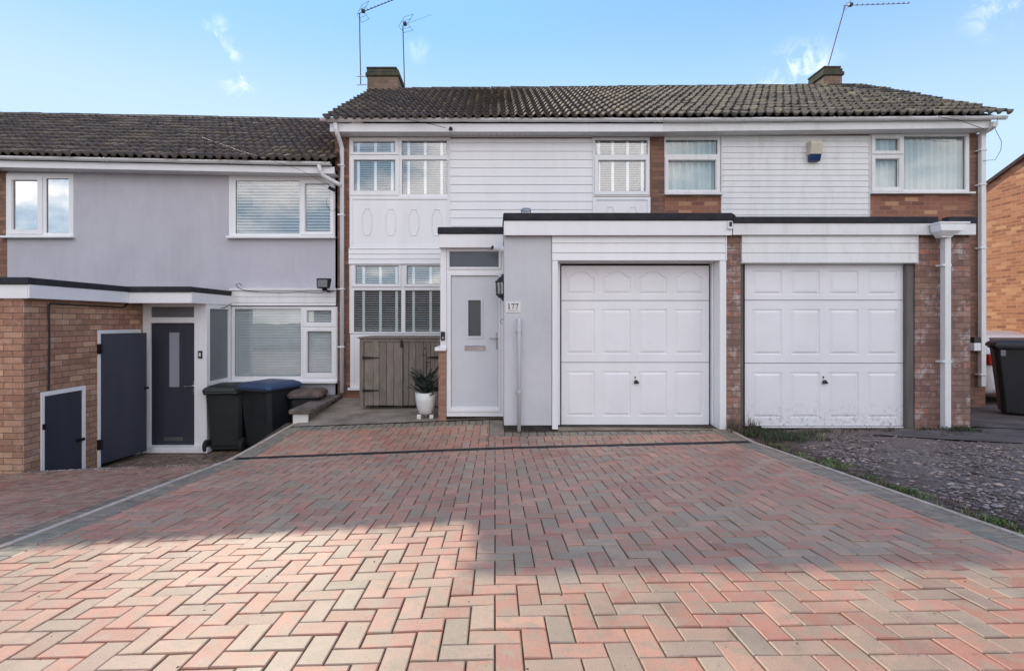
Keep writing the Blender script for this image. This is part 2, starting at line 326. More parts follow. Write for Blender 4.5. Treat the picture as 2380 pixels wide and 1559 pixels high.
# ------------------------------------------------------------------ mesh helpers
class MB:
    def __init__(s): s.v = []; s.f = []; s.c = []
    def add(s, vs, fs, col=None):
        o = len(s.v); s.v += [tuple(v) for v in vs]; s.f += [tuple(i + o for i in f) for f in fs]
        s.c += [col] * len(fs)
    def box(s, x0, x1, y0, y1, z0, z1, col=None):
        s.add([(x, y, z) for z in (z0, z1) for y in (y0, y1) for x in (x0, x1)],
              [(0, 2, 3, 1), (4, 5, 7, 6), (0, 1, 5, 4), (2, 6, 7, 3), (0, 4, 6, 2), (1, 3, 7, 5)], col)
    def obox(s, c, sx, sy, sz, rot, col=None):     # oriented box, rot = Matrix 3x3
        vs = [Vector(c) + rot @ Vector((x * sx / 2, y * sy / 2, z * sz / 2)) for z in (-1, 1) for y in (-1, 1) for x in (-1, 1)]
        s.add(vs, [(0, 2, 3, 1), (4, 5, 7, 6), (0, 1, 5, 4), (2, 6, 7, 3), (0, 4, 6, 2), (1, 3, 7, 5)], col)
    def hexa(s, fr, bk, col=None):                 # front quad (bl, br, tr, tl), back quad
        s.add(list(fr) + list(bk), [(0, 1, 2, 3), (7, 6, 5, 4), (0, 4, 5, 1), (3, 2, 6, 7), (0, 3, 7, 4), (1, 5, 6, 2)], col)
    def prism(s, pts, dirv, col=None):             # polygon extruded by dirv
        n = len(pts); d = Vector(dirv); vs = [Vector(p) for p in pts] + [Vector(p) + d for p in pts]
        s.add(vs, [tuple(range(n)), tuple(range(2 * n - 1, n - 1, -1))] + [(i, i + n, (i + 1) % n + n, (i + 1) % n) for i in range(n)], col)
    def tube(s, pts, r, n=8, cap=True, col=None):
        pts = [Vector(p) for p in pts]; rs = r if isinstance(r, (list, tuple)) else [r] * len(pts)
        vs = []; up = None
        for i, p in enumerate(pts):
            a = pts[max(0, i - 1)]; b2 = pts[min(len(pts) - 1, i + 1)]
            d = (b2 - a).normalized()
            if up is None:
                up = Vector((0, 0, 1)) if abs(d.z) < .9 else Vector((0, 1, 0))
            u = d.cross(up).normalized(); v = u.cross(d).normalized(); up = v
            for k in range(n):
                t = 2 * math.pi * (k + .5) / n
                vs.append(p + (u * math.cos(t) + v * math.sin(t)) * rs[i])
        fs = [(i * n + k, i * n + (k + 1) % n, (i + 1) * n + (k + 1) % n, (i + 1) * n + k) for i in range(len(pts) - 1) for k in range(n)]
        if cap: fs += [tuple(range(n - 1, -1, -1)), tuple((len(pts) - 1) * n + k for k in range(n))]
        s.add(vs, fs, col)
    def lathe(s, prof, c, n=24, cap=False, col=None):
        vs = [(c[0] + r * math.cos(2 * math.pi * k / n), c[1] + r * math.sin(2 * math.pi * k / n), c[2] + z) for r, z in prof for k in range(n)]
        fs = [(i * n + k, i * n + (k + 1) % n, (i + 1) * n + (k + 1) % n, (i + 1) * n + k) for i in range(len(prof) - 1) for k in range(n)]
        if cap: fs += [tuple(range(n - 1, -1, -1)), tuple((len(prof) - 1) * n + k for k in range(n))]
        s.add(vs, fs, col)
    def plate(s, x0, x1, z0, z1, y, t, holes=(), col=None):   # wall in the XZ plane with rectangular holes
        def cl(v, a, b): return max(a, min(b, v))
        hs = [(cl(a, x0, x1), cl(b, x0, x1), cl(c, z0, z1), cl(d, z0, z1)) for a, b, c, d in holes]
        hs = [h for h in hs if h[1] - h[0] > 1e-5 and h[3] - h[2] > 1e-5]
        xs = sorted({x0, x1} | {h[0] for h in hs} | {h[1] for h in hs}); zs = sorted({z0, z1} | {h[2] for h in hs} | {h[3] for h in hs})
        def solid(i, j):
            if i < 0 or j < 0 or i >= len(xs) - 1 or j >= len(zs) - 1: return False
            cx = (xs[i] + xs[i + 1]) / 2; cz = (zs[j] + zs[j + 1]) / 2
            return not any(h[0] < cx < h[1] and h[2] < cz < h[3] for h in hs)
        for i in range(len(xs) - 1):
            for j in range(len(zs) - 1):
                if not solid(i, j): continue
                a, b, c, d = xs[i], xs[i + 1], zs[j], zs[j + 1]; y2 = y + t
                s.add([(a, y, c), (b, y, c), (b, y, d), (a, y, d), (a, y2, c), (b, y2, c), (b, y2, d), (a, y2, d)],
                      [(0, 1, 2, 3), (7, 6, 5, 4)] + ([] if solid(i - 1, j) else [(0, 3, 7, 4)]) + ([] if solid(i + 1, j) else [(1, 5, 6, 2)])
                      + ([] if solid(i, j - 1) else [(0, 4, 5, 1)]) + ([] if solid(i, j + 1) else [(3, 2, 6, 7)]), col)
    def build(s, name, mat, parent=None, bevel=0, smooth=False, weld=False, seg=1):
        off = Vector((0, 0, 0)); p = parent
        while p is not None: off += p.location; p = p.parent
        me = bpy.data.meshes.new(name)
        me.from_pydata([(v[0] - off.x, v[1] - off.y, v[2] - off.z) for v in s.v], [], s.f)
        if any(c is not None for c in s.c):
            at = me.color_attributes.new('tc', 'FLOAT_COLOR', 'CORNER'); d = []
            for f, c in zip(s.f, s.c): d += [(c[0], c[1], c[2], 1.0) if c else (1, 1, 1, 1)] * len(f)
            flat = [x for q in d for x in q]; at.data.foreach_set('color', flat)
        me.materials.append(MAT[mat]); me.validate(); me.update()
        o = bpy.data.objects.new(name, me); COL.objects.link(o)
        if parent is not None: o.parent = parent
        if smooth: me.shade_smooth() if hasattr(me, 'shade_smooth') else [setattr(p, 'use_smooth', True) for p in me.polygons]
        if bevel:
            md = o.modifiers.new('bevel', 'BEVEL'); md.width = bevel; md.segments = seg; md.limit_method = 'ANGLE'; md.angle_limit = R(40)
        return o
def tag(o, label=None, cat=None, group=None, kind=None):
    if label: o['label'] = label
    if cat: o['category'] = cat
    if group: o['group'] = group
    if kind: o['kind'] = kind
    return o
def empty(name, loc, label, cat, group=None):
    o = bpy.data.objects.new(name, None); COL.objects.link(o); o.location = loc; o.empty_display_size = .2
    return tag(o, label, cat, group)
def X(px, d): return (px - CX) * d / F
def Z(py, d): return (CY - py) * d / F
def P(px, py, d): return Vector((X(px, d), d, Z(py, d)))
def RC(r, d): return (X(r[0], d), X(r[2], d), Z(r[3], d), Z(r[1], d))      # photo rect x0,y0,x1,y1 -> X0,X1,Z0,Z1
def interp(xs, ys, x):
    if x <= xs[0]: return ys[0] + (ys[1] - ys[0]) * (x - xs[0]) / (xs[1] - xs[0])
    for i in range(len(xs) - 1):
        if x <= xs[i + 1]: return ys[i] + (ys[i + 1] - ys[i]) * (x - xs[i]) / (xs[i + 1] - xs[i])
    return ys[-1]

# ------------------------------------------------------------------ ground heights (below eye level)
D_ = [-2, 1.0, 1.78, 3.16, 6.0, 6.75, 7.3, 7.6]
HL = [1.02, 1.21, 1.27, 1.396, 1.605, 1.55, 1.505, 1.49]
HC = [.92, 1.12, 1.176, 1.285, 1.483, 1.452, 1.39, 1.36]
HR = [.90, 1.09, 1.14, 1.24, 1.407, 1.43, 1.40, 1.39]
def g_drive(x, y):
    a, c, r = interp(D_, HL, y), interp(D_, HC, y), interp(D_, HR, y)
    return -(interp([-3.03, 0, 2.97], [a, c, r], max(-3.3, min(3.3, x))))
def g_left(x, y):
    a = interp([-2, 1, 3.16, 6.04, 6.5, 7.3, 8, 12], [1.05, 1.235, 1.415, 1.66, 1.77, 2.05, 2.08, 2.08], y)
    b = interp([-2, 1, 3.16, 5.9, 6.2, 7.3, 8, 12], [1.1, 1.30, 1.50, 1.76, 1.81, 2.085, 2.09, 2.09], y)
    return -interp([-5.6, -3.05], [b, a], max(-6.5, min(-3.05, x)))
def g_right(x, y):
    a = interp([-2, 1, 2.9, 6.0, 6.8, 8.6, 9.8, 14], [.92, 1.11, 1.245, 1.425, 1.45, 1.46, 1.64, 1.75], y)
    b = interp([-2, 1, 3, 6.8, 7.5, 8.6, 9.8, 14], [.84, 1.03, 1.16, 1.40, 1.41, 1.45, 1.64, 1.75], y)
    return -interp([3.0, 7.0], [a, b], max(3.0, min(9, x)))
def warp(x, y):
    if y > 6.0:
        k = (y - 6.0)
        if x < 0: x += -x / 3.03 * min(.16, .10 * k)
        else: x += x / 2.97 * min(.09, .11 * k)
    return x

# ------------------------------------------------------------------ paving
RED = [(.35, .13, .095), (.37, .16, .12), (.32, .11, .085), (.39, .19, .145), (.35, .155, .12)]
GRY = [(.205, .18, .155), (.225, .195, .165), (.25, .21, .175)]
MXD = [(.28, .18, .145), (.29, .20, .165), (.26, .19, .165)]
def pick():
    r = random.random()
    c = random.choice(RED if r < .66 else (MXD if r < .93 else GRY)); k = random.uniform(.82, 1.16)
    return tuple((x * .74 + y * .26) * k for x, y in zip(c, (.33, .20, .16)))
def grey():
    k = random.uniform(.85, 1.12); return (.112 * k, .118 * k, .108 * k)
def paver(mb, x0, x1, y0, y1, gf, col, gap=.0031, ch=.004, wf=None, jit=.003):
    if x1 - x0 < .012 or y1 - y0 < .012: return
    x0 += gap; x1 -= gap; y0 += gap; y1 -= gap
    jz = random.uniform(-jit, jit); tx = random.uniform(-jit, jit) * .5
    def pt(x, y, dz):
        xx = wf(x, y) if wf else x
        return (xx, y, gf(xx, y) + dz + jz + tx * (1 if x > (x0 + x1) / 2 else -1))
    o = [(x0, y0), (x1, y0), (x1, y1), (x0, y1)]; c = min(ch, (x1 - x0) / 3, (y1 - y0) / 3)
    i = [(x0 + c, y0 + c), (x1 - c, y0 + c), (x1 - c, y1 - c), (x0 + c, y1 - c)]
    vs = [pt(*p, 0) for p in i] + [pt(*p, -.003) for p in o] + [pt(*p, -.03) for p in o]
    fs = [(0, 1, 2, 3)] + [(4 + k, 4 + (k + 1) % 4, (k + 1) % 4, k) for k in range(4)] + [(8 + k, 8 + (k + 1) % 4, 4 + (k + 1) % 4, 4 + k) for k in range(4)]
    mb.add(vs, fs, col)
def herring(mb, regions, gf, ox=0, oy=0, wf=None, pickf=pick, u=.1):
    X0 = min(r[0] for r in regions); X1 = max(r[1] for r in regions); Y0 = min(r[2] for r in regions); Y1 = max(r[3] for r in regions)
    for i in range(int((X0 - ox) / u) - 4, int((X1 - ox) / u) + 5):
        for j in range(int((Y0 - oy) / u) - 4, int((Y1 - oy) / u) + 5):
            k = (i - j) % 4
            if k == 0: b = (i, i + 2, j, j + 1)            # lying across
            elif k == 3: b = (i, i + 1, j, j + 2)      # lying lengthways
            else: continue
            col = pickf()
            bx = (b[0] * u + ox, b[1] * u + ox, b[2] * u + oy, b[3] * u + oy)
            for r in regions:
                c = (max(bx[0], r[0]), min(bx[1], r[1]), max(bx[2], r[2]), min(bx[3], r[3]))
                if c[1] > c[0] and c[3] > c[2]: paver(mb, *c, gf, col, wf=wf)
def soldier(mb, x0, x1, y0, y1, along, gf, wf=None, colf=grey):
    if along == 'y':
        n = max(1, round((y1 - y0) / .1))
        for k in range(n): paver(mb, x0, x1, y0 + (y1 - y0) * k / n, y0 + (y1 - y0) * (k + 1) / n, gf, colf(), wf=wf, gap=.0048)
    else:
        n = max(1, round((x1 - x0) / .1))
        for k in range(n): paver(mb, x0 + (x1 - x0) * k / n, x0 + (x1 - x0) * (k + 1) / n, y0, y1, gf, colf(), wf=wf, gap=.0048)
YD0, YD1 = 5.945, 6.065
mb = MB()
herring(mb, [(-2.83, 2.77, -1.5, YD0), (-2.83, -.08, YD1, 7.08), (-.08, 2.77, YD1, 6.52)], g_drive, wf=warp)
soldier(mb, -3.03, -2.83, -1.5, YD0, 'y', g_drive, warp); soldier(mb, -3.03, -2.83, YD1, 7.28, 'y', g_drive, warp)
soldier(mb, 2.77, 2.97, -1.5, YD0, 'y', g_drive, warp); soldier(mb, 2.77, 2.97, YD1, 6.85, 'y', g_drive, warp)
soldier(mb, -2.83, -.08, 7.08, 7.28, 'x', g_drive, warp)
soldier(mb, -.08, .12, 6.52, 7.28, 'y', g_drive, warp)
soldier(mb, .12, 2.77, 6.52, 6.72, 'x', g_drive, warp)
drv = tag(mb.build('driveway_paving', 'pavers'), 'red and grey herringbone block paving', None, None, 'structure')
def sheet(name, mat, x0, x1, y0, y1, gf, dz, nx, ny, kind='structure', label=None):
    m = MB(); vs = []
    for j in range(ny + 1):
        for i in range(nx + 1):
            x = x0 + (x1 - x0) * i / nx; y = y0 + (y1 - y0) * j / ny
            vs.append((x, y, gf(x, y) + dz))
    m.add(vs, [(j * (nx + 1) + i, j * (nx + 1) + i + 1, (j + 1) * (nx + 1) + i + 1, (j + 1) * (nx + 1) + i) for j in range(ny) for i in range(nx)])
    return tag(m.build(name, mat), label, None, None, kind)
sheet('driveway_bed', 'joint_sand', -3.06, 3.08, -1.6, 7.6, g_drive, -.011, 24, 60)
# neighbour's paving on the left
mb = MB()
def pickl():
    k = random.uniform(.8, 1.1); c = random.choice([(.25, .10, .08), (.22, .10, .08), (.27, .13, .10), (.20, .10, .085)]); return tuple(x * k for x in c)
def greyl():
    k = random.uniform(.7, 1.05); return (.115 * k, .095 * k, .085 * k)
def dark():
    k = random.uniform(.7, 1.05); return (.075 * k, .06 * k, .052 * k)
herring(mb, [(-9.0, -3.30, -1.5, 6.02)], g_left, ox=.03, pickf=pickl)
soldier(mb, -3.30, -3.10, -1.5, 6.02, 'y', g_left, None, greyl)
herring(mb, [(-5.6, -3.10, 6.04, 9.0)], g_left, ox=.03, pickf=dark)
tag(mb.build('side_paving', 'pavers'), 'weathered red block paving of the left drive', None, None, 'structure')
sheet('side_bed', 'joint_sand', -12, -3.08, -1.6, 9.4, g_left, -.009, 40, 60)
sheet('rough_drive', 'rough_drive', 3.09, 14, -1.6, 22, lambda x, y: g_right(x, y) + .012 * math.sin(x * 5 + y * 3) * math.sin(y * 7), -.012, 90, 160)
# edging strips of the middle drive
def strip(name, mat, xf, y0, y1, gf, w_, up, dn):
    m = MB(); n = 40; pr = []
    for k in range(n + 1):
        y = y0 + (y1 - y0) * k / n; x = xf(y); z = gf(x, y)
        pr.append([(x - w_ / 2, y, z - dn), (x + w_ / 2, y, z - dn), (x + w_ / 2, y, z + up), (x - w_ / 2, y, z + up)])
    vs = [p for q in pr for p in q]; fs = []
    for k in range(n):
        for a in range(4): fs.append((k * 4 + a, k * 4 + (a + 1) % 4, k * 4 + 4 + (a + 1) % 4, k * 4 + 4 + a))
    fs += [(3, 2, 1, 0), (n * 4, n * 4 + 1, n * 4 + 2, n * 4 + 3)]
    m.add(vs, fs); return tag(m.build(name, mat, bevel=.004), None, None, None, 'structure')
strip('edging_kerb', 'edging', lambda y: warp(-3.03, y) - .025, -1.5, 7.5, lambda x, y: g_drive(-3.03, y), .045, .008, .6)
strip('edging_kerb', 'edging', lambda y: warp(2.97, y) + .022, -1.5, 6.8, lambda x, y: g_drive(2.97, y), .035, .008, .25)
# drain channel across the drive
mb = MB(); n = 300
for k in range(n):
    xa = -3.03 + 6.0 * k / n; xb = xa + 6.0 / n * .55; z = g_drive(xa, 6.0)
    mb.box(xa, xb, YD0 + .012, YD1 - .012, z - .02, z - .002)
for yy in (YD0 + .006, (YD0 + YD1) / 2 - .006, YD1 - .012):
    for k in range(30):
        xa = -3.03 + 6.0 * k / 30; xb = xa + .2 - .002
        za, zb = g_drive(xa, 6.0), g_drive(xb, 6.0)
        mb.hexa([(xa, yy, za - .03), (xb, yy, zb - .03), (xb, yy, zb), (xa, yy, za)], [(xa, yy + .008, za - .03), (xb, yy + .008, zb - .03), (xb, yy + .008, zb), (xa, yy + .008, za)])
dr = tag(mb.build('drain_grate', 'grille'), 'black slotted drain channel crossing the red block driveway', 'drain')
# far ground and road behind the camera
mb = MB(); mb.box(-400, 400, -400, 400, -2.9, -2.6); tag(mb.build('ground', 'ground_far'), None, None, None, 'structure')
mb = MB(); mb.box(-60, 60, -9.5, -1.62, -2.5, -.90); tag(mb.build('road', 'road'), None, None, None, 'structure')
mb = MB(); mb.box(-60, 60, -24, -9.5, -2.5, -.86); tag(mb.build('verge', 'ground_far'), None, None, None, 'structure')

# porch slab and right hand path
mb = MB()
nx, ny = 16, 14
def g_slab(x, y): return -(interp([7.28, 9], [interp([-2.9, 0], [1.5, 1.385], x), 1.345], y)) + .006
vs = []
for j in range(ny + 1):
    for i in range(nx + 1):
        y = 7.28 + (9.0 - 7.28) * j / ny; x = -2.86 + (.12 + 2.86) * i / nx
        vs.append((x, y, g_slab(x, y)))
mb.add(vs, [(j * (nx + 1) + i, j * (nx + 1) + i + 1, (j + 1) * (nx + 1) + i + 1, (j + 1) * (nx + 1) + i) for j in range(ny) for i in range(nx)])
tag(mb.build('porch_slab', 'concrete'), None, None, None, 'structure')
# concrete bands on the right plot
def quadsheet(name, mat, pts, dz):
    m = MB(); nn = 14; (a, b, c, d) = pts; vs = []
    for j in range(nn + 1):
        for i in range(nn + 1):
            u, v = i / nn, j / nn
            x = (a[0] * (1 - u) + b[0] * u) * (1 - v) + (d[0] * (1 - u) + c[0] * u) * v
            y = (a[1] * (1 - u) + b[1] * u) * (1 - v) + (d[1] * (1 - u) + c[1] * u) * v
            vs.append((x, y, g_right(x, y) + dz))
    m.add(vs, [(j * (nn + 1) + i, j * (nn + 1) + i + 1, (j + 1) * (nn + 1) + i + 1, (j + 1) * (nn + 1) + i) for j in range(nn) for i in range(nn)])
    return tag(m.build(name, mat), None, None, None, 'structure')
quadsheet('path', 'concrete_dark', [(4.6, 6.45), (8.2, 4.2), (10.8, 6.2), (5.9, 6.8)], .004)
quadsheet('concrete_apron', 'concrete_dark', [(6.3, 6.83), (9.6, 5.0), (12, 16), (6.3, 16)], .012)

# ------------------------------------------------------------------ building parts
def clad(mb, x0, x1, z0, z1, y, pitch, top=None, lip=.012, zoff=0):
    z = z1 - zoff
    first = True
    zt = z1
    while zt > z0 + .004:
        zb = max(z0, (z if first and zoff else zt - pitch)); first = False
        mb.add([(x0, y - lip, zb + .003), (x1, y - lip, zb + .003), (x1, y - .002, zt), (x0, y - .002, zt), (x0, y + .012, zb + .003), (x1, y + .012, zb + .003)],
               [(0, 1, 2, 3), (4, 5, 1, 0), (0, 3, 4), (1, 5, 2)])
        zt = zb
    mb.box(x0, x1, y + .008, y + .03, z0, z1)
def slats(mb, x0, x1, z0, z1, y, pitch, depth=.045, tilt=25, drop=1.0):
    z = z1 - pitch * .6; c, s_ = math.cos(R(tilt)) * depth / 2, math.sin(R(tilt)) * depth / 2
    zend = z1 - (z1 - z0) * drop
    while z > zend:
        mb.add([(x0, y - c, z - s_), (x1, y - c, z - s_), (x1, y + c, z + s_), (x0, y + c, z + s_),
                (x0, y - c, z - s_ + .003), (x1, y - c, z - s_ + .003), (x1, y + c, z + s_ + .003), (x0, y + c, z + s_ + .003)],
               [(0, 1, 2, 3), (7, 6, 5, 4), (0, 4, 5, 1), (2, 6, 7, 3)])
        z -= pitch
def curtain(mb, x0, x1, z0, z1, y, wl=.09, amp=.02):
    n = max(6, int((x1 - x0) / wl * 8)); vs = []
    for i in range(n + 1):
        x = x0 + (x1 - x0) * i / n; yy = y + amp * math.sin(2 * math.pi * (x - x0) / wl + .8 * math.sin(x * 7)) + amp * .4 * math.sin(x * 31)
        vs += [(x, yy, z0), (x, yy, z1)]
    mb.add(vs, [(2 * i, 2 * i + 2, 2 * i + 3, 2 * i + 1) for i in range(n)])
HOLES = {}
def window(parent, outer, panes, d, deco='shutter', glass='glass', tapes=(), sill=None, proud=.012, thick=.07, mat='upvc', room='room', blindmat='blind', pitch=.040, casement=None, name='window', drop=1.0):
    o = RC(outer, d)
    mb = MB(); hs = [RC(p, d) for p in panes]
    mb.plate(o[0], o[1], o[2], o[3], d - proud, thick, hs)
    for c in (casement or []):
        cr_ = RC(c[0], d); pr = RC(panes[c[1]], d)
        mb.plate(cr_[0], cr_[1], cr_[2], cr_[3], d - proud - .018, .020, [(pr[0] - .008, pr[1] + .008, pr[2] - .008, pr[3] + .008)])
    wn = mb.build(name, mat, parent, bevel=.004)
    for h in hs:
        g = MB(); g.box(h[0] - .004, h[1] + .004, d + .012, d + .018, h[2] - .004, h[3] + .004); g.build('pane', glass, wn)
        # dark gasket round the glass
        q = MB(); q.plate(h[0] - .003, h[1] + .003, h[2] - .003, h[3] + .003, d + .008, .006, [(h[0] + .006, h[1] - .006, h[2] + .006, h[3] - .006)]); q.build('gasket', 'black_plastic', wn)
    if sill:
        s = RC(sill, d); m2 = MB(); m2.box(s[0], s[1], d - .09, d + .01, s[2], s[3]); m2.build('sill', mat, wn, bevel=.006)
    if deco in ('shutter', 'venetian', 'net', 'curtain'):
        x0, x1, z0, z1 = min(h[0] for h in hs) - .03, max(h[1] for h in hs) + .03, min(h[2] for h in hs) - .03, max(h[3] for h in hs) + .03
        m3 = MB()
        if deco in ('shutter', 'venetian'):
            slats(m3, x0, x1, z0, z1, d + .054, pitch, tilt=14 if deco == 'shutter' else 34, depth=.034, drop=drop)
            for tx in tapes:
                xx = X(tx, d) * (d + .03) / d
                m3.box(xx - .023, xx + .023, d + .026, d + .033, z0, z1)
        else:
            curtain(m3, x0, x1, z0, z1, d + (.085 if deco == 'net' else .13), .11, .024)
        m3.build('blind' if deco in ('shutter', 'venetian') else 'curtain', blindmat if deco != 'net' else 'net', wn, smooth=deco in ('net', 'curtain'))
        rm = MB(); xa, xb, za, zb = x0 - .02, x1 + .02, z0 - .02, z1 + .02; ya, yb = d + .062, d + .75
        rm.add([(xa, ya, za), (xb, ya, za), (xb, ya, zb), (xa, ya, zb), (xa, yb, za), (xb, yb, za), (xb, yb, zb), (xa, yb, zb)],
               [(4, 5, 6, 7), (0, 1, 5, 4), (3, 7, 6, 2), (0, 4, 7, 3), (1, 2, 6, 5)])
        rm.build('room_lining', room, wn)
    HOLES.setdefault(parent.name, []).append((o[0] + .01, o[1] - .01, o[2] + .01, o[3] - .01))
    return wn
def tiles(name, mat, parent, xa, xb, ye, yr, zef, zrf, courses, jitter=1.0, seed=1):
    rnd = random.Random(seed); m = MB(); per = 8; step = .147 / per
    n = int((xb - xa) / step); tilew = 16
    for k in range(courses):
        s0 = k / courses - .012; s1 = (k + 1) / courses + .035
        vs = []; nt_ = n // tilew + 2; jz = [rnd.uniform(-.006, .008) * jitter for _ in range(nt_)]; js = [rnd.uniform(-.004, .004) * jitter for _ in range(nt_)]
        cl = []
        for _ in range(nt_):
            g = rnd.uniform(.6, 1.25); w_ = rnd.uniform(-.06, .10); cl.append((g * (1 + w_), g, g * (1 - w_)))
        for i in range(n + 1):
            x = xa + i * step; ti = i // tilew; u = (i % per) / per
            roll = .5 + .5 * math.cos(2 * math.pi * u); h = .058 * roll ** 1.7
            ze, zr = zef(x), zrf(x); sl = math.atan2(zr - ze, yr - ye); nv = (-math.sin(sl), math.cos(sl))
            def bp(s, off):
                return (x, ye + (yr - ye) * s + nv[0] * off, ze + (zr - ze) * s + nv[1] * off)
            vs.append(bp(s0 + js[ti], h + .022)); vs.append(bp(s0 + js[ti], h + .052 + jz[ti])); vs.append(bp(min(1.0, s1), h * .9 - .004))
        base = len(m.v); m.v += vs
        for i in range(n):
            c = cl[i // tilew]; a = base + 3 * i
            if (i % per) in (7, 0):  # lighter roll crests: patchy lichen, plus sunlit contrast put into the tile colour
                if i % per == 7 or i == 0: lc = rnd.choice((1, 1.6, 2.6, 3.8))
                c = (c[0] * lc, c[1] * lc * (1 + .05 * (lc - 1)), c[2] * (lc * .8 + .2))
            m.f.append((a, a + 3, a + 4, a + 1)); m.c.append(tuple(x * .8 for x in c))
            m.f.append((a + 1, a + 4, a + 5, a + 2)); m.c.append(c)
    # sarking under the tiles
    ze0, ze1, zr0, zr1 = zef(xa), zef(xb), zrf(xa), zrf(xb)
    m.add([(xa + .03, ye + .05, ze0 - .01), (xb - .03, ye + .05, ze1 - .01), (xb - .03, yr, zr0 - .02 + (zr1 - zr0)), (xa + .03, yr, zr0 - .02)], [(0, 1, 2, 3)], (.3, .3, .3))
    yb = 2 * yr - ye
    m.add([(xa, yr, zr0), (xb, yr, zr1), (xb, yb, ze1), (xa, yb, ze0)], [(0, 1, 2, 3)], (.8, .8, .8))
    o = m.build(name, mat, parent, smooth=False)
    rg = MB(); L_ = .46; xx = xa
    while xx < xb:
        x2 = min(xb, xx + L_ - .01); pts = []; z0 = zrf(xx) + rnd.uniform(-.006, .006)
        for e in (xx, x2):
            for q in range(7):
                t = math.pi * q / 6; rr = .10 if e == x2 else .106
                pts.append((e, yr - math.cos(t) * rr * 1.1, z0 - .03 + math.sin(t) * rr))
        g = rnd.uniform(.6, 1.2)
        rg.add(pts, [(q, q + 1, q + 8, q + 7) for q in range(6)] + [tuple(range(6, -1, -1)), tuple(range(7, 14))], (g, g, g)); xx += L_
    rg.build('ridge_tile', mat, o)
    return o
def gutter(parent, p0, p1, r=.052, mat='upvc', brackets=8, joints=()):
    m = MB(); p0, p1 = Vector(p0), Vector(p1); n = 10; prof = []
    for k in range(n + 1):
        t = math.pi * k / n; prof.append((-math.cos(t) * r, -math.sin(t) * r))
    for k in range(n, -1, -1):
        t = math.pi * k / n; prof.append((-math.cos(t) * (r - .005), -math.sin(t) * (r - .005)))
    N_ = len(prof); seg = 24
    vs = []
    for i in range(seg + 1):
        c = p0.lerp(p1, i / seg) + Vector((0, 0, -.006 * math.sin(math.pi * ((i * 1.7) % 1))))
        vs += [(c.x, c.y + a, c.z + b) for a, b in prof]
    m.add(vs, [(i * N_ + k, i * N_ + (k + 1) % N_, (i + 1) * N_ + (k + 1) % N_, (i + 1) * N_ + k) for i in range(seg) for k in range(N_)] + [tuple(range(N_)), tuple(range(seg * N_ + N_ - 1, seg * N_ - 1, -1))])
    g = m.build('gutter', mat, parent, smooth=False)
    for i in range(brackets):
        b = MB(); c = p0.lerp(p1, (i + .5) / brackets)
        pts = [(c.x - .01, c.y - math.cos(math.pi * k / 8) * (r + .006), c.z - math.sin(math.pi * k / 8) * (r + .006)) for k in range(9)]
        pts2 = [(c.x - .01, c.y - math.cos(math.pi * k / 8) * (r + .001), c.z - math.sin(math.pi * k / 8) * (r + .001)) for k in range(8, -1, -1)]
        b.prism(pts + pts2, (.02, 0, 0)); b.build('bracket', mat, g)
    for q in joints:
        c = p0.lerp(p1, q)
        for dx in (-.05, .03):
            b = MB()
            pts = [(c.x + dx, c.y - math.cos(math.pi * k / 8) * (r + .010), c.z - math.sin(math.pi * k / 8) * (r + .010)) for k in range(9)]
            pts2 = [(c.x + dx, c.y - math.cos(math.pi * k / 8) * (r + .001), c.z - math.sin(math.pi * k / 8) * (r + .001)) for k in range(8, -1, -1)]
            b.prism(pts + pts2, (.02, 0, 0)); b.build('joint_ring', mat, g)
    return g
def pipe(parent, pts, r=.035, mat='upvc', clips=(), square=False, wally=None):
    m = MB(); m.tube(pts, r * (1.25 if square else 1), 4 if square else 14)
    o = m.build('downpipe', mat, parent, smooth=not square)
    for c in clips:
        k = MB(); k.box(c[0] - r - .03, c[0] + r + .006, c[1] - r - .006, c[1] + r + .02, c[2] - .012, c[2] + .012); k.build('pipe_clip', mat, o, bevel=.003)
    return o
def offset_poly(pts, d):
    n = len(pts); out = []
    for i in range(n):
        a, b, c = Vector(pts[i - 1]), Vector(pts[i]), Vector(pts[(i + 1) % n])
        e1 = (b - a).normalized(); e2 = (c - b).normalized()
        n1 = Vector((-e1.y, e1.x)); n2 = Vector((-e2.y, e2.x)); bis = (n1 + n2)
        if bis.length < 1e-6: bis = n1
        bis.normalize(); k = d / max(.5, bis.dot(n1)); out.append(b + bis * k)
    return out
def panel_field(mb, outline, y):
    """raised panel set in a moulded recess; outline counter-clockwise in (x, z)"""
    rings = [(0, 0), (.007, .010), (.016, .010), (.046, -.001)]
    prev = None; n = len(outline)
    for o_, dep in rings:
        ring = [(p[0], y + dep, p[1]) for p in (offset_poly(outline, o_) if o_ else [Vector(q) for q in outline])]
        if prev: mb.add(prev + ring, [(i, (i + 1) % n, n + (i + 1) % n, n + i) for i in range(n)])
        prev = ring
    mb.add(prev, [tuple(range(n))])
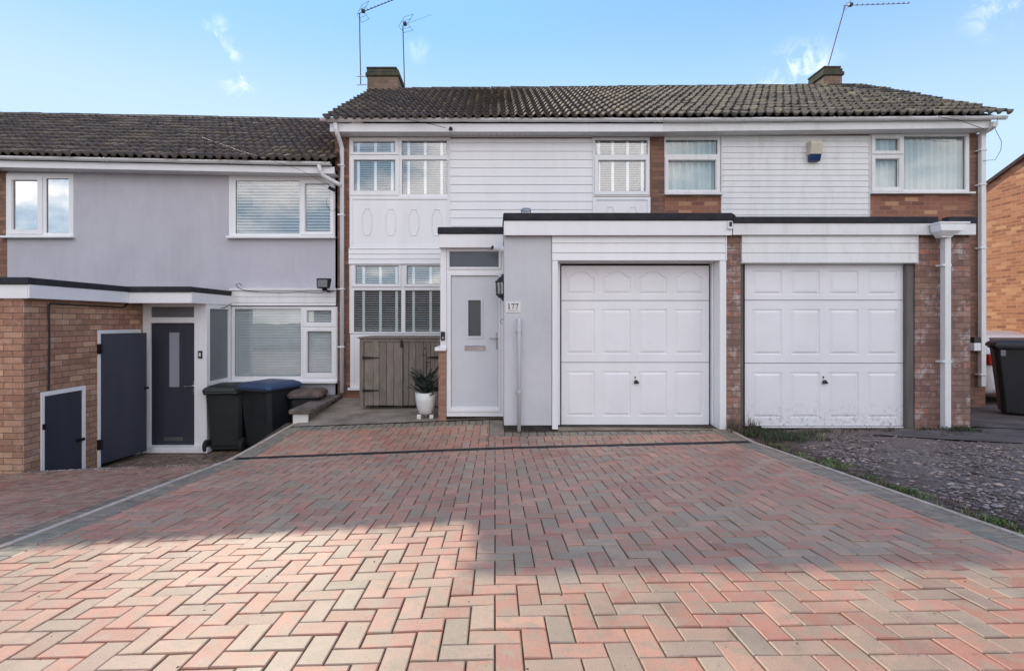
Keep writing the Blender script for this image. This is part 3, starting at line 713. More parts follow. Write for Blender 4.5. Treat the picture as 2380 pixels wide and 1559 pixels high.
def garage_door(parent, leaf, lines, cols, rows, d, mat, arched):
    x0, x1, z0, z1 = RC(leaf, d); zl = [z1] + [Z(q, d) for q in lines] + [z0]
    secs = []
    mb = MB()
    for i in range(3):
        za, zb = zl[i + 1] + .004, zl[i] - (.004 if i else 0)
        holes = []
        for c in cols:
            r = rows[i]; a, b = X(c[0], d), X(c[1], d); lo, hi = Z(r[1], d), Z(r[0], d)
            holes.append((a, b, lo, hi))
            if arched and i == 0:
                # shallow shouldered arch
                sh = hi - .075; pts = [(a, lo), (b, lo), (b, sh)]
                arc = []
                for q in range(0, 17):
                    t = q / 16; xx = b - (b - a) * t; tq = max(0, min(1, (t - .08) / .84)); e_ = min(1, min(tq, 1 - tq) / .36); zz = sh + .066 * (e_ * e_ * (3 - 2 * e_)) + .009 * math.sin(math.pi * tq)
                    arc.append((xx, zz))
                pts = [(a, lo), (b, lo)] + arc
                panel_field(mb, pts, d)
                for q in range(16):
                    p, p2 = arc[q], arc[q + 1]
                    mb.add([(p[0], d, p[1]), (p2[0], d, p2[1]), (p2[0], d, hi), (p[0], d, hi)], [(3, 2, 1, 0)])
            else:
                panel_field(mb, [(a, lo), (b, lo), (b, hi), (a, hi)], d)
        mb.plate(x0, x1, za, zb, d, .012, holes)
    o = mb.build('garage_door', mat, parent)
    bk = MB(); bk.box(x0 - .01, x1 + .01, d + .03, d + .05, z0 - .02, z1 + .02); bk.build('door_back', 'metal_dark', o)
    return o
def tee_handle(door, px, py, d):
    c = P(px, py, d); m = MB()
    m.lathe([(0, -.0), (.012, 0)], (0, 0, 0), 4)
    m.v.clear(); m.f.clear(); m.c.clear()
    m.prism([(c.x - .03, d - .035, c.z - .022), (c.x + .035, d - .035, c.z - .022), (c.x + .035, d - .035, c.z - .004), (c.x + .01, d - .035, c.z + .028), (c.x - .02, d - .035, c.z + .022)], (0, .03, 0))
    m.tube([(c.x - .003, d - .02, c.z), (c.x - .003, d + .004, c.z)], .012, 8)
    m.build('handle', 'black_plastic', door, bevel=.003)
    m = MB(); m.tube([(c.x - .01, d - .012, c.z + .065), (c.x - .01, d + .004, c.z + .065)], .009, 8); m.box(c.x - .014, c.x - .006, d - .006, d + .002, c.z + .04, c.z + .07)
    m.build('lock', 'black_plastic', door)

# ================================================================== LEFT HOUSE (grey render)
HLs = empty('terraced_house', (-6, 9, -2.08), 'lower grey rendered terraced house with tan brick garage and dark front door', 'house')
T = -.0191
def tl(x, z, x0=-2.71): return z + T * (x - x0)
d = 9.0
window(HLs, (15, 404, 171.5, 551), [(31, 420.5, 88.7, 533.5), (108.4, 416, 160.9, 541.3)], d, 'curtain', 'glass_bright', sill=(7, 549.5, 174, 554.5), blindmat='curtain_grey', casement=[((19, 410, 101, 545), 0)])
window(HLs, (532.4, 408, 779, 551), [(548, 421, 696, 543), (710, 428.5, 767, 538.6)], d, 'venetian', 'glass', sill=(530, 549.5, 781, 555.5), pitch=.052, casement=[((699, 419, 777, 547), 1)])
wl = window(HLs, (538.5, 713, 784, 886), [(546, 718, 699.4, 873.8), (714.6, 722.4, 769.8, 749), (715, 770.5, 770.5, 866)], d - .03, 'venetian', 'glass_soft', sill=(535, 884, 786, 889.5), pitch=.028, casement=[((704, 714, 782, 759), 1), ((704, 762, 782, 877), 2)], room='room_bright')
xr = X(784.5, d); xl = X(17, d)
mb = MB(); mb.plate(xl, xr, -2.3, 2.60, d, .28, HOLES[HLs.name] + [(X(332, d), X(530, d), -2.3, .2)]); mb.build('wall', 'render_left', HLs)
mb = MB(); mb.plate(-12.8, xl, -2.3, 2.8, d + .02, .26); mb.build('brick_wall', 'brick_house', HLs)
mb = MB(); mb.box(-12.8, -2.75, 15.0, 15.25, -2.3, 2.6); mb.build('rear_wall', 'brick_house', HLs)
# eaves
mb = MB(); xa, xb = -12.8, -2.72
for (ya, yb, zt, zb) in ((8.74, 8.765, 2.60, 2.485),):
    mb.hexa([(xa, ya, tl(xa, zb)), (xb, ya, tl(xb, zb)), (xb, ya, tl(xb, zt)), (xa, ya, tl(xa, zt))], [(xa, yb, tl(xa, zb)), (xb, yb, tl(xb, zb)), (xb, yb, tl(xb, zt)), (xa, yb, tl(xa, zt))])
fa = mb.build('fascia', 'upvc', HLs, bevel=.003)
mb = MB(); mb.hexa([(xa, 8.765, tl(xa, 2.487)), (xb, 8.765, tl(xb, 2.487)), (xb, 8.765, tl(xb, 2.499)), (xa, 8.765, tl(xa, 2.499))], [(xa, 9.0, tl(xa, 2.487)), (xb, 9.0, tl(xb, 2.487)), (xb, 9.0, tl(xb, 2.499)), (xa, 9.0, tl(xa, 2.499))]); mb.build('soffit', 'upvc_dirty', HLs)
gutter(HLs, (-12.8, 8.685, tl(-12.8, 2.655)), (-2.76, 8.685, tl(-2.76, 2.655)), .05, 'upvc_dirty', 15, (.2, .62))
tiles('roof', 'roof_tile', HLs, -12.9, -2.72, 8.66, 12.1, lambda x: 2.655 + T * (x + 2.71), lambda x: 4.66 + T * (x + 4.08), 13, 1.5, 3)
# swan neck from its gutter to the shared downpipe
pipe(HLs, [P(741, 382, 8.69), P(744, 398, 8.70), P(750, 408, 8.75), P(778, 424, 8.85), P(792, 431, 8.87)], .036, 'upvc_dirty')
# window cladding box
mb = MB(); q = RC((541, 670.6, 783, 710.5), d); clad(mb, q[0], q[1], q[2], q[3] - .04, d - .06, .105); mb.box(q[0] - .01, q[1] + .01, d - .10, d + .0, q[3] - .035, q[3]); mb.box(q[0], q[1], d - .06, d, q[2], q[3] - .036)
mb.build('cladding', 'upvc_dirty', HLs)
# garage block at the left
gx, gy = -5.60, 6.14
mb = MB()
dd = [(6.362, 7.056, -2.3, -.885), (7.276, 8.155, -2.3, -.136)]
mb.plate(-12.8, gx, -2.3, .30, gy, .22)
def plateX(mb, y0, y1, z0, z1, x, t, holes):
    k = MB(); k.plate(y0, y1, z0, z1, 0, t, holes)
    mb.add([(x - v[1], v[0], v[2]) for v in k.v], k.f)
plateX(mb, gy + .22, 8.98, -2.3, .30, gx, .22, [(a, b, c, e) for a, b, c, e in dd])
mb.build('garage_wall', 'brick_buff', HLs)
for i, (a, b, c, e) in enumerate(dd):
    fb = MB(); g0 = g_left(gx, a) - .02; g1 = g_left(gx, b) - .02
    for (ya, yb, za, zb) in ((a, a + .05, g0, e), (b - .05, b, g1, e), (a, b, e - .055, e)):
        if zb == e and yb - ya > .1: fb.box(gx - .08, gx + .012, ya + .0505, yb - .0505, za, zb)
        else: fb.box(gx - .08, gx + .012, ya, yb, za, zb)
    fr = fb.build('door_frame', 'upvc', HLs, bevel=.003)
    bkk = MB(); bkk.box(gx - .6, gx - .5, a - .1, b + .1, -2.3, e + .1); bkk.build('store_back', 'metal_dark', fr)
    if i == 0:
        m = MB(); ya, yb = a + .055, b - .055
        m.hexa([(gx - .03, ya, g_left(gx, ya) + .01), (gx - .03, yb, g_left(gx, yb) + .01), (gx - .03, yb, e - .06), (gx - .03, ya, e - .06)],
               [(gx + .0, ya, g_left(gx, ya) + .01), (gx + .0, yb, g_left(gx, yb) + .01), (gx + .0, yb, e - .06), (gx + .0, ya, e - .06)])
        dr_ = m.build('cupboard_door', 'dark_door', HLs, bevel=.003)
        m = MB(); m.box(gx, gx + .03, yb - .10, yb + .02, -1.62, -1.585); m.build('bolt', 'metal_dark', dr_); m = MB(); m.box(gx + .005, gx + .02, ya - .04, ya + .01, -1.35, -1.28); m.build('hinge', 'metal_dark', dr_)
    else:
        m = MB(); A = Vector((gx + .015, a + .045, 0)); B = Vector((-5.325, 7.90, 0)); nrm = (B - A).cross(Vector((0, 0, 1))).normalized() * .03
        za, zb = g_left(gx, 7.3) + .05, g_left(-5.35, 7.8) + .10
        m.hexa([(A.x, A.y, za), (B.x, B.y, zb), (B.x, B.y, e - .05), (A.x, A.y, e - .05)], [(A.x + nrm.x * -1, A.y - nrm.y, za), (B.x - nrm.x, B.y - nrm.y, zb), (B.x - nrm.x, B.y - nrm.y, e - .05), (A.x - nrm.x, A.y - nrm.y, e - .05)])
        dr_ = m.build('side_gate', 'dark_door', HLs, bevel=.003)
        for zz in (-.40, -1.75): m = MB(); m.box(gx + .0, gx + .035, a - .01, a + .05, zz - .07, zz + .07); m.build('hinge', 'metal_dark', dr_)
        m = MB(); m.box(B.x - .02, B.x + .035, B.y - .04, B.y + .0, -1.04, -1.01); m.build('latch', 'metal_dark', dr_)
# flat roofs of garage and porch
ZF0, ZF1, ZF2 = .262, .440, .508
mb = MB()
mb.box(-12.8, -5.53, 6.11, 8.98, ZF1, ZF2 - .012); mb.box(-5.53, -4.584, 7.77, 8.98, ZF1, ZF2 - .012)
mb.box(-12.85, -5.50, 6.08, 6.16, ZF1 - .012, ZF2 + .004); mb.box(-5.58, -5.499, 6.161, 7.739, ZF1 - .012, ZF2 + .003)
mb.box(-5.58, -4.554, 7.74, 7.81, ZF1 - .012, ZF2 + .004); mb.box(-4.61, -4.553, 7.811, 8.98, ZF1 - .012, ZF2 + .003)
fr_ = mb.build('flat_roof', 'felt', HLs, bevel=.012, seg=2)
mb = MB(); mb.box(-12.8, -5.532, 6.11, 6.13, ZF0, ZF1 - .012); mb.box(-5.53, -5.51, 6.111, 7.79, ZF0 + .003, ZF1 - .012); mb.box(-5.509, -4.585, 7.77, 7.79, ZF0, ZF1 - .012); mb.box(-4.584, -4.564, 7.771, 8.97, ZF0 + .002, ZF1 - .012)
mb.build('fascia', 'upvc', HLs, bevel=.003)
mb = MB(); mb.box(-5.53, -4.60, 7.80, 8.98, ZF0 + .02, ZF0 + .035); mb.build('soffit', 'upvc', HLs)
# porch
dp = 8.2
mb = MB()
fo = RC((331, 703, 480, 1036), dp); dl = RC((348.8, 750.5, 451, 1034.7), dp); fl = RC((348.8, 713, 450.4, 737.3), dp)
mb.plate(fo[0], fo[1], fo[2], ZF0 + .018, dp, .09, [dl, fl]); pf = mb.build('porch_frame', 'upvc', HLs, bevel=.004)
mb = MB(); mb.box(X(339, dp), X(482, dp) + .05, dp - .10, dp + .1, Z(1049, dp), Z(1036, dp)); mb.build('threshold', 'upvc', HLs, bevel=.006)
mb = MB(); gs = RC((390, 772, 414.5, 899.6), dp); mb.plate(dl[0] + .004, dl[1] - .004, dl[2] + .004, dl[3] - .004, dp + .03, .04, [gs]); fd = mb.build('front_door', 'dark_door', HLs, bevel=.002)
mb = MB(); mb.plate(gs[0] - .05, gs[1] + .05, gs[2] - .04, gs[3] + .02, dp + .024, .006, [(gs[0], gs[1], gs[2], gs[3])]); mb.build('glazing_bead', 'dark_door', fd, bevel=.002)
mb = MB(); mb.box(gs[0], gs[1], dp + .04, dp + .05, gs[2], gs[3]); mb.build('door_glass', 'glass_frost_light', fd)
mb = MB(); h = P(430, 897.5, dp); mb.tube([(h.x, dp - .03, h.z), (h.x + .13, dp - .03, h.z + .01), (h.x + .13, dp + .03, h.z + .01)], .009, 8); mb.box(h.x + .115, h.x + .145, dp + .012, dp + .03, h.z - .13, h.z + .09); mb.build('handle', 'chrome', fd)
mb = MB(); q = RC((379, 1016, 423, 1024), dp); mb.box(q[0], q[1], dp + .010, dp + .032, q[2], q[3]); mb.build('letter_plate', 'steel', fd, bevel=.004)
mb = MB(); mb.box(fl[0] - .003, fl[1] + .003, dp + .04, dp + .05, fl[2], fl[3]); mb.build('pane', 'glass_frost', pf)
# porch side: glazed above a white panel, facing right
sx = X(480, dp)
mb = MB(); plateX(mb, dp + .09, 8.97, -1.98, ZF0 + .018, sx, .07, [(8.30, 8.90, -.98, .19), (8.30, 8.90, -1.9, -1.12)]); psd = mb.build('porch_side', 'upvc', HLs, bevel=.004)
mb = MB(); mb.box(sx - .04, sx - .03, 8.29, 8.91, -.99, .2); mb.build('pane', 'glass_frost', psd)
mb = MB(); mb.box(sx - .05, sx - .012, 8.29, 8.91, -1.91, -1.11); mb.build('panel', 'upvc_dirty', psd)
mb = MB(); mb.box(X(332, dp), sx - .02, dp + .09, 8.98, -2.12, -1.99); mb.build('porch_base', 'brick_buff', HLs)
mb = MB(); mb.box(X(332, dp), sx - .1, 8.92, 8.97, -1.98, .24); mb.build('porch_back', 'room_bright', HLs)
# small things fixed to the left house
def cabX(px, py, xc): dd_ = xc * F / (px - CX); return Vector((xc, dd_, Z(py, dd_)))
pts = [(113.5, 907), (115, 780), (113.3, 722), (114, 709), (117, 706), (121, 705.5), (196, 709.5), (270, 713.5), (284, 714.5), (291, 712), (295.5, 705)]
mb = MB(); mb.tube([cabX(a, b, -5.585) for a, b in pts], .011, 6); tag(mb.build('wall_cable', 'black_plastic'), 'thick black cable running up the tan brick garage side wall', 'cable')
fl_ = empty('floodlight', P(754, 676, 8.8), 'grey halogen floodlight above the lower white cladded window at left', 'floodlight')
c = P(754, 661, 8.72)
mb = MB(); mb.prism([(c.x - .10, 8.62, c.z - .07), (c.x + .09, 8.62, c.z - .07), (c.x + .11, 8.66, c.z + .10), (c.x - .12, 8.66, c.z + .10)], (.0, .11, .0)); mb.build('lamp_body', 'metal_dark', fl_, bevel=.012)
mb = MB(); mb.box(c.x - .08, c.x + .08, 8.612, 8.622, c.z - .05, c.z + .07); mb.build('lamp_glass', 'glass_frost', fl_)
mb = MB(); mb.tube([(c.x, 8.72, c.z - .06), (c.x + .02, 8.85, c.z - .11), (c.x + .02, 8.97, c.z - .11)], .016, 8); mb.lathe([(0, 0), (.045, 0), (.03, -.04), (0, -.045)], (c.x, 8.72, c.z - .07), 12); mb.build('bracket', 'metal_dark', fl_)
db = empty('doorbell', P(466, 824, dp), 'small black doorbell beside the dark purple front door', 'doorbell')
q = RC((461, 815, 470.7, 832.5), dp); mb = MB(); mb.box(q[0], q[1], dp - .02, dp - .001, q[2], q[3]); mb.build('housing', 'black_plastic', db, bevel=.004)
mb = MB(); mb.box(q[0] + .018, q[1] - .018, dp - .024, dp - .0201, q[2] + .03, q[3] - .03); mb.build('button', 'pot_white', db)
mb = MB(); cpts = [P(538, 706, 8.9), P(520, 716, 8.7), P(500, 715, 8.5), P(478, 706, 8.35)]; mb.tube(cpts, .006, 5)
cpts = [P(777, 676, 8.86), P(740, 681, 8.86), P(700, 679, 8.86), P(650, 681, 8.86), P(600, 679, 8.86), P(565, 674, 8.9), P(552, 668, 8.9), P(548, 661, 8.93), P(556, 658, 8.93), P(562, 664, 8.93)]
mb.tube(cpts, .006, 5); tag(mb.build('loose_cable', 'black_plastic'), 'thin loose cable coiled on top of the lower left window cladding', 'cable')

# ================================================================== MIDDLE HOUSE
HM = empty('terraced_house', (0, 9, -1.35), 'middle white cladded house with pale grey front door and arched panel garage door', 'house')
d = 9.0
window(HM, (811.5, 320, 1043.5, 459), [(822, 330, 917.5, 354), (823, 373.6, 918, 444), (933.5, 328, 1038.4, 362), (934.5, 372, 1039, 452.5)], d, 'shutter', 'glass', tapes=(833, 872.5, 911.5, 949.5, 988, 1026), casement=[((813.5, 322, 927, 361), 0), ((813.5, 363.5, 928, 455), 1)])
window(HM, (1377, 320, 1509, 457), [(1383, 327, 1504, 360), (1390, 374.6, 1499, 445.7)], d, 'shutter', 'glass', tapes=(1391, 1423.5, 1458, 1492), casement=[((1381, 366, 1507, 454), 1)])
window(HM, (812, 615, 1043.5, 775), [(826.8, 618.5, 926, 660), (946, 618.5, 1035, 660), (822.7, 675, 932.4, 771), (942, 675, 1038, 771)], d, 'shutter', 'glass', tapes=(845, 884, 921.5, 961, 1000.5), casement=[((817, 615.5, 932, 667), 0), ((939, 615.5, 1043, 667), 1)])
mb = MB(); mb.plate(X(779, d), X(1513, d), -1.5, 3.20, d, .28, HOLES[HM.name]); mb.build('wall', 'brick_house', HM)
# white panels with oval mouldings
def moulded(parent, rect, ovals, d):
    q = RC(rect, d); m = MB(); y = d - .02
    m.box(q[0], q[1], y, d - .001, q[2], q[3])
    m.plate(q[0] - .05, q[1] + .05, q[2] - .05, q[3] + .05, y - .014, .033, [(q[0], q[1], q[2], q[3])])
    for (cx, y0, y1) in ovals:
        c = X(cx, d); a, b = Z(y1, d), Z(y0, d); w_ = .085
        pts = []
        for (u, v) in ((-.55, 0), (.55, 0), (.62, .09), (1, .13), (1, .87), (.62, .91), (.55, 1), (-.55, 1), (-.62, .91), (-1, .87), (-1, .13), (-.62, .09)):
            zz = a + (b - a) * v if v in (0, 1) else (a + .05 + .05 * (v - .09) / .04 if v < .5 else b - .05 - .05 * (.91 - v) / .04)
            pts.append((c + u * w_, y - .004, zz))
        pts = [p for p in pts if q[0] < p[0] < q[1] and p[2] > q[2]]
        if len(pts) > 3:
            m.tube(pts + [pts[0]], .007, 6)
    return m.build('moulded_panel', 'upvc', parent)
moulded(HM, (820, 464.4, 1040, 571), [(853.9, 486.5, 547), (908.7, 487, 547), (962, 487.5, 547.5), (1015.4, 488, 548)], d)
moulded(HM, (1384, 466, 1503, 571), [(1417, 482, 545), (1469.5, 482, 545)], d)
mb = MB(); q = RC((1045.5, 324, 1376, 575), d); clad(mb, q[0], q[1], q[2], q[3], d - .02, .1449, zoff=.075); mb.box(q[0] - .012, q[0], d - .045, d - .001, q[2], q[3] + .02); mb.box(q[1], q[1] + .012, d - .045, d - .001, q[2], q[3] + .02); mb.box(q[0] - .012, q[1] + .012, d - .05, d - .001, q[3] + .021, 3.19)
mb.build('cladding', 'upvc', HM)
mb = MB(); q = RC((811.5, 579.5, 1046, 614.4), d); clad(mb, q[0], q[1], q[2], q[3], d - .035, .088); mb.box(q[0], q[1], d - .05, d - .001, q[3] + .001, q[3] + .012); mb.build('lower_cladding', 'upvc', HM)
mb = MB(); q = RC((814, 776, 1043, 900), d); mb.plate(q[0], q[1], q[2], q[3], d - .012, .011, [(q[0] + .07, q[0] + .75, q[2] + .07, q[3] - .05), (q[0] + .85, q[1] - .07, q[2] + .07, q[3] - .05)]); mb.box(q[0] + .01, q[1] - .01, d - .004, d - .0005, q[2] + .01, q[3] - .01); mb.box(q[0] - .03, q[1], d - .07, d - .013, q[2] - .04, q[2]); mb.build('lower_panel', 'upvc', HM)
mb = MB(); mb.box(X(779, d), X(1543, d), 15.0, 15.25, -1.5, 3.2); mb.build('rear_wall', 'brick_house', HM)
mb = MB(); mb.prism([(X(779, d), 9.281, -2.3), (X(779, d), 14.99, -2.3), (X(779, d), 14.99, 3.2), (X(779, d), 12.1, 5.2), (X(779, d), 9.281, 3.35)], (.22, 0, 0)); mb.build('gable_wall', 'brick_house', HM)
XS = 2.873
def zeR(x): return 3.355 + .0075 * (x + 2.83)
def zrR(x): return 5.37 + .0085 * (x + 2.83)
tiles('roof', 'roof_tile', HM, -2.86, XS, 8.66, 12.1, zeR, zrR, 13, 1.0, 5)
mb = MB(); xa, xb = X(767, 8.75), X(1540, 8.75); mb.box(xa, xb, 8.73, 8.755, Z(307, 8.74), Z(288, 8.74)); mb.box(xa, xa + .02, 8.756, 9.0, Z(307, 8.74), 3.34)
mb.build('fascia', 'upvc', HM, bevel=.003)
mb = MB(); zz = Z(307, 8.75); k = xa + .02
while k < xb - .01:
    k2 = min(k + .10, xb); mb.box(k + .002, k2 - .001, 8.756, 9.0, zz + .001, zz + .010); k = k2
mb.build('soffit', 'upvc_dirty', HM)
gutter(HM, (X(745, 8.69), 8.685, Z(276, 8.69)), (X(1540, 8.69), 8.685, Z(277, 8.69)), .05, 'upvc', 10, (.09, .36, .985))
# downpipe at the left corner
pts = [P(779, 287, 8.69), P(781, 300, 8.69), P(784, 312, 8.72), P(791, 332, 8.88), P(794.5, 345, 8.93), P(794.5, 912, 8.93)]
pipe(HM, pts, .036, 'upvc', [(X(794.5, 8.93), 8.93, Z(q, 8.93)) for q in (385, 500, 672, 806)])
# chimney
def chimney(parent, x0, x1, y0, y1, zb, zt, topmat='brick_stack'):
    m = MB(); m.box(x0, x1, y0, y1, zb, zt - .22); o = m.build('chimney', 'brick_stack', parent, bevel=.01)
    m = MB(); m.box(x0 - .035, x1 + .035, y0 - .035, y1 + .035, zt - .2195, zt - .13); m.box(x0 - .01, x1 + .01, y0 - .01, y1 + .01, zt - .1295, zt - .05)
    m.box(x0 - .02, x1 - .03, y0 - .02, y1 + .02, zt - .0495, zt)
    m.build('chimney_cap', 'cap_moss', o, bevel=.015)
    return o
ch = chimney(bpy.data.objects.get(HM.name), X(853, 11.9), X(925, 11.9), 11.9, 12.75, 4.6, Z(156, 11.9))
# porch of middle house
dp = 7.3
fo = (X(1023, dp), X(1170, dp)); zt = Z(575, dp)
mb = MB(); dl = RC((1047.6, 640.9, 1157.7, 949.7), dp); fan = RC((1044.5, 584.6, 1158.7, 620.5), dp)
mb.plate(X(1037.5, dp), fo[1], Z(967.7, dp), zt, dp, .08, [dl, fan]); mb.box(X(1023, dp), X(1037.3, dp), dp - .008, dp + .09, Z(814, dp), zt)
mb.plate(X(1041, dp), X(1162.5, dp), Z(957, dp), Z(634, dp), dp - .014, .0135, [(dl[0], dl[1], dl[2], dl[3])])
mb.plate(X(1039.5, dp), X(1164, dp), Z(626, dp), Z(579, dp), dp - .014, .0135, [(fan[0] - .012, fan[1] + .012, fan[2] - .012, fan[3] + .012)])
pf = mb.build('porch_frame', 'upvc', HM, bevel=.004)
mb = MB(); mb.box(fan[0] - .004, fan[1] + .004, dp + .03, dp + .036, fan[2] - .004, fan[3] + .004); mb.build('pane', 'glass_blue', pf)
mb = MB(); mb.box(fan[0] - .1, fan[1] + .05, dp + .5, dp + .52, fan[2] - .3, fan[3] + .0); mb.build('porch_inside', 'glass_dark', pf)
gs = RC((1087.9, 698, 1117, 781), dp); gb = RC((1083, 693, 1122, 786.5), dp)
mb = MB(); mb.plate(dl[0] + .004, dl[1] - .004, dl[2] + .006, dl[3] - .004, dp + .012, .045, [gs]); fd = mb.build('front_door', 'door_grey', HM, bevel=.002)
mb = MB(); mb.plate(gb[0], gb[1], gb[2], gb[3], dp + .002, .0095, [(gs[0], gs[1], gs[2], gs[3])]); mb.build('glazing_bead', 'door_grey', fd, bevel=.003)
mb = MB(); mb.box(gs[0], gs[1], dp + .03, dp + .036, gs[2], gs[3]); mb.build('door_glass', 'glass_dark', fd)
mb = MB(); q = RC((1079, 802.7, 1127.5, 814.3), dp); mb.box(q[0], q[1], dp - .002, dp + .0115, q[2], q[3]); mb.box(q[0] + .02, q[1] - .02, dp - .012, dp - .0021, q[2] + .016, q[3] - .012); mb.build('letter_plate', 'chrome', fd, bevel=.004)
mb = MB(); q = RC((1152, 773, 1157.5, 811), dp); mb.box(q[0], q[1], dp - .002, dp + .0115, q[2], q[3]); zz = Z(786.5, dp); xm = (q[0] + q[1]) / 2
mb.tube([(xm, dp, zz), (xm, dp - .045, zz), (X(1137, dp), dp - .05, zz)], .009, 8); mb.tube([(xm, dp - .001, Z(801, dp)), (xm, dp - .012, Z(801, dp))], .011, 8); mb.build('handle', 'steel', fd)
mb = MB(); q = RC((1048, 945, 1157.5, 950), dp); mb.box(q[0], q[1], dp - .006, dp + .0115, q[2], q[3]); mb.build('weather_bar', 'upvc', fd, bevel=.003)
mb = MB(); q = RC((1018.8, 815, 1035.7, 968.5), dp); mb.box(q[0], q[1] + .004, dp + .0, dp + .11, -1.45, q[3]); mb.box(q[0], q[0] + .1, dp + .11, 8.98, -1.45, q[3]); mb.build('dwarf_wall', 'brick_pier', HM)
mb = MB(); q = RC((1010.7, 806.5, 1037, 815), dp); mb.box(q[0], q[1], dp - .04, 8.9, q[2], q[3]); mb.build('sill', 'upvc', HM, bevel=.004)
mb = MB(); plateX(mb, dp + .09, 8.98, Z(806.5, dp), zt, X(1030, dp), .05, [(dp + .2, 8.1, -.28, 1.0), (8.2, 8.85, -.28, 1.0)]); psd = mb.build('porch_side', 'upvc', HM, bevel=.003)
mb = MB(); mb.box(X(1030, dp) - .03, X(1030, dp) - .024, dp + .19, 8.86, -.3, 1.02); mb.build('pane', 'glass', psd)
dq = 7.2
mb = MB(); q = RC((1020, 544, 1169, 575.4), dq); mb.box(q[0], q[1], dq, dq + .02, q[2], q[3]); mb.box(q[0], q[0] + .02, dq + .0205, 8.97, q[2], q[3]); mb.box(q[0] + .0205, q[1], dq + .021, 8.97, q[2] + .012, q[2] + .02); mb.build('porch_fascia', 'upvc', HM, bevel=.003)
mb = MB(); q = RC((1016.5, 528, 1171, 544.5), dq); mb.box(q[0], q[1], dq - .02, 8.97, q[2], q[3]); mb.build('porch_roof', 'felt', HM, bevel=.018, seg=2)
# garage of middle house
dg = 6.8; df = 6.72
mb = MB(); q = RC((1171, 546, 1282, 988.6), dg); mb.box(q[0], q[1], dg, dg + .3, q[2], q[3] + .05); mb.box(q[0], q[0] + .22, dg + .301, 8.98, q[2], q[3] + .05); mb.build('garage_pier', 'render_grey', HM, bevel=.006)
mb = MB(); mb.box(q[0] + .012, q[1] + .02, dg + .015, dg + .28, -1.50, q[2]); mb.box(q[0] + .012, q[0] + .2, dg + .281, 8.97, -1.5, q[2]); mb.build('plinth', 'plinth', HM)
mb = MB(); a, b = X(1282.5, dg), X(1686.5, dg); zc0, zc1 = Z(605.9, dg), Z(546.6, dg)
clad(mb, a, b, zc0, zc1 + .02, dg - .012, .1285); mb.box(b - .014, b, dg - .03, dg + .01, zc0, zc1 + .02); mb.box(a, b, dg + .02, dg + .26, zc0 - .001, zc1 + .02); mb.build('garage_cladding', 'upvc', HM)
mb = MB(); a0, a1 = X(1282.5, dg), X(1296, dg); b0, b1 = X(1671, dg), X(1686, dg); zb_ = Z(997, dg)
mb.box(a0, a1, dg - .02, dg + .26, zb_, zc0 - .002); mb.box(b0, b1, dg - .02, dg + .26, zb_, zc0 - .002)
mb.box(a1 + .001, X(1300, 7.03), 6.97, 7.06, zb_ + .02, zc0 - .002); mb.box(X(1650.5, 7.03), b0 - .001, 6.97, 7.06, zb_ + .02, zc0 - .002); mb.box(a1 + .001, b0 - .001, 6.969, 7.061, Z(613, 7.03), zc0 - .003)
mb.build('door_surround', 'upvc', HM, bevel=.004)
dL = 7.03
gd = garage_door(HM, (1304.3, 617.7, 1647, 987), (698.4, 842), [(1315.4 + 84.15 * k, 1381.4 + 84.15 * k) for k in range(4)], [(631, 683.8), (718.7, 822.6), (862.6, 966.6)], dL, 'garage_white', True)
tee_handle(gd, 1477, 887, dL)
mb = MB(); mb.box(a1, b0, 6.80, 7.2, -1.52, Z(991, 7.0)); mb.build('garage_step', 'concrete', HM)
mb = MB(); q = RC((1171, 513, 1701, 547), df); mb.box(q[0], q[1], df, df + .02, q[2], q[3] + .0); mb.box(q[0], q[0] + .02, df + .0205, 8.97, q[2], q[3]); mb.build('garage_fascia', 'upvc', HM, bevel=.003)
mb = MB(); q = RC((1169, 495, 1702.5, 513.5), df); mb.box(q[0], q[1], df - .02, df + .10, q[2], q[3]); mb.box(q[0], q[0] + .10, df + .1005, 8.98, q[2] , q[3] - .002); mb.box(q[0] + .1005, q[1], df + .1005, 8.98, q[2], q[3] - .06)
mb.build('garage_roof', 'felt', HM, bevel=.018, seg=2)
mb = MB(); mb.box(X(1690, dg), X(1690, dg) + .02, dg + .3, 8.98, -1.45, 1.12); mb.build('garage_party_wall', 'brick_garage', HM)

# ================================================================== RIGHT HOUSE
HR_ = empty('terraced_house', (6, 9, -1.45), 'mossy roofed brick and white boarded house above the square panelled garage door', 'house')
d = 9.0
window(HR_, (1543, 317, 1673, 453), [(1545.7, 326.7, 1665.8, 359.7), (1552, 374.7, 1661, 442)], d, 'net', 'glass_soft', sill=(1541, 451, 1675, 455.5), casement=[((1543.8, 364.5, 1671, 449), 1)], mat='upvc_dirty', proud=.02, room='room')
window(HR_, (2020.4, 311, 2250, 450), [(2031.7, 324, 2085, 351), (2031.7, 371.7, 2084, 435.5), (2098.5, 318.4, 2240.7, 441)], d, 'net', 'glass_soft', sill=(2018, 448.5, 2257, 453), casement=[((2022.3, 314.6, 2096, 360), 0), ((2022.3, 363, 2096, 446), 1)], mat='upvc_dirty', proud=.02)
mb = MB(); mb.plate(X(1513.2, d), X(2289, d), -1.6, 3.25, d, .28, HOLES[HR_.name]); mb.build('wall', 'brick_house', HR_)
for r in ((1543, 456, 1674.5, 520), (2017.5, 454, 2251, 530)):
    q = RC(r, d); mb = MB(); mb.box(q[0], q[1], d - .012, d - .0008, q[2], q[3]); mb.build('brick_panel', 'brick_panel', HR_)
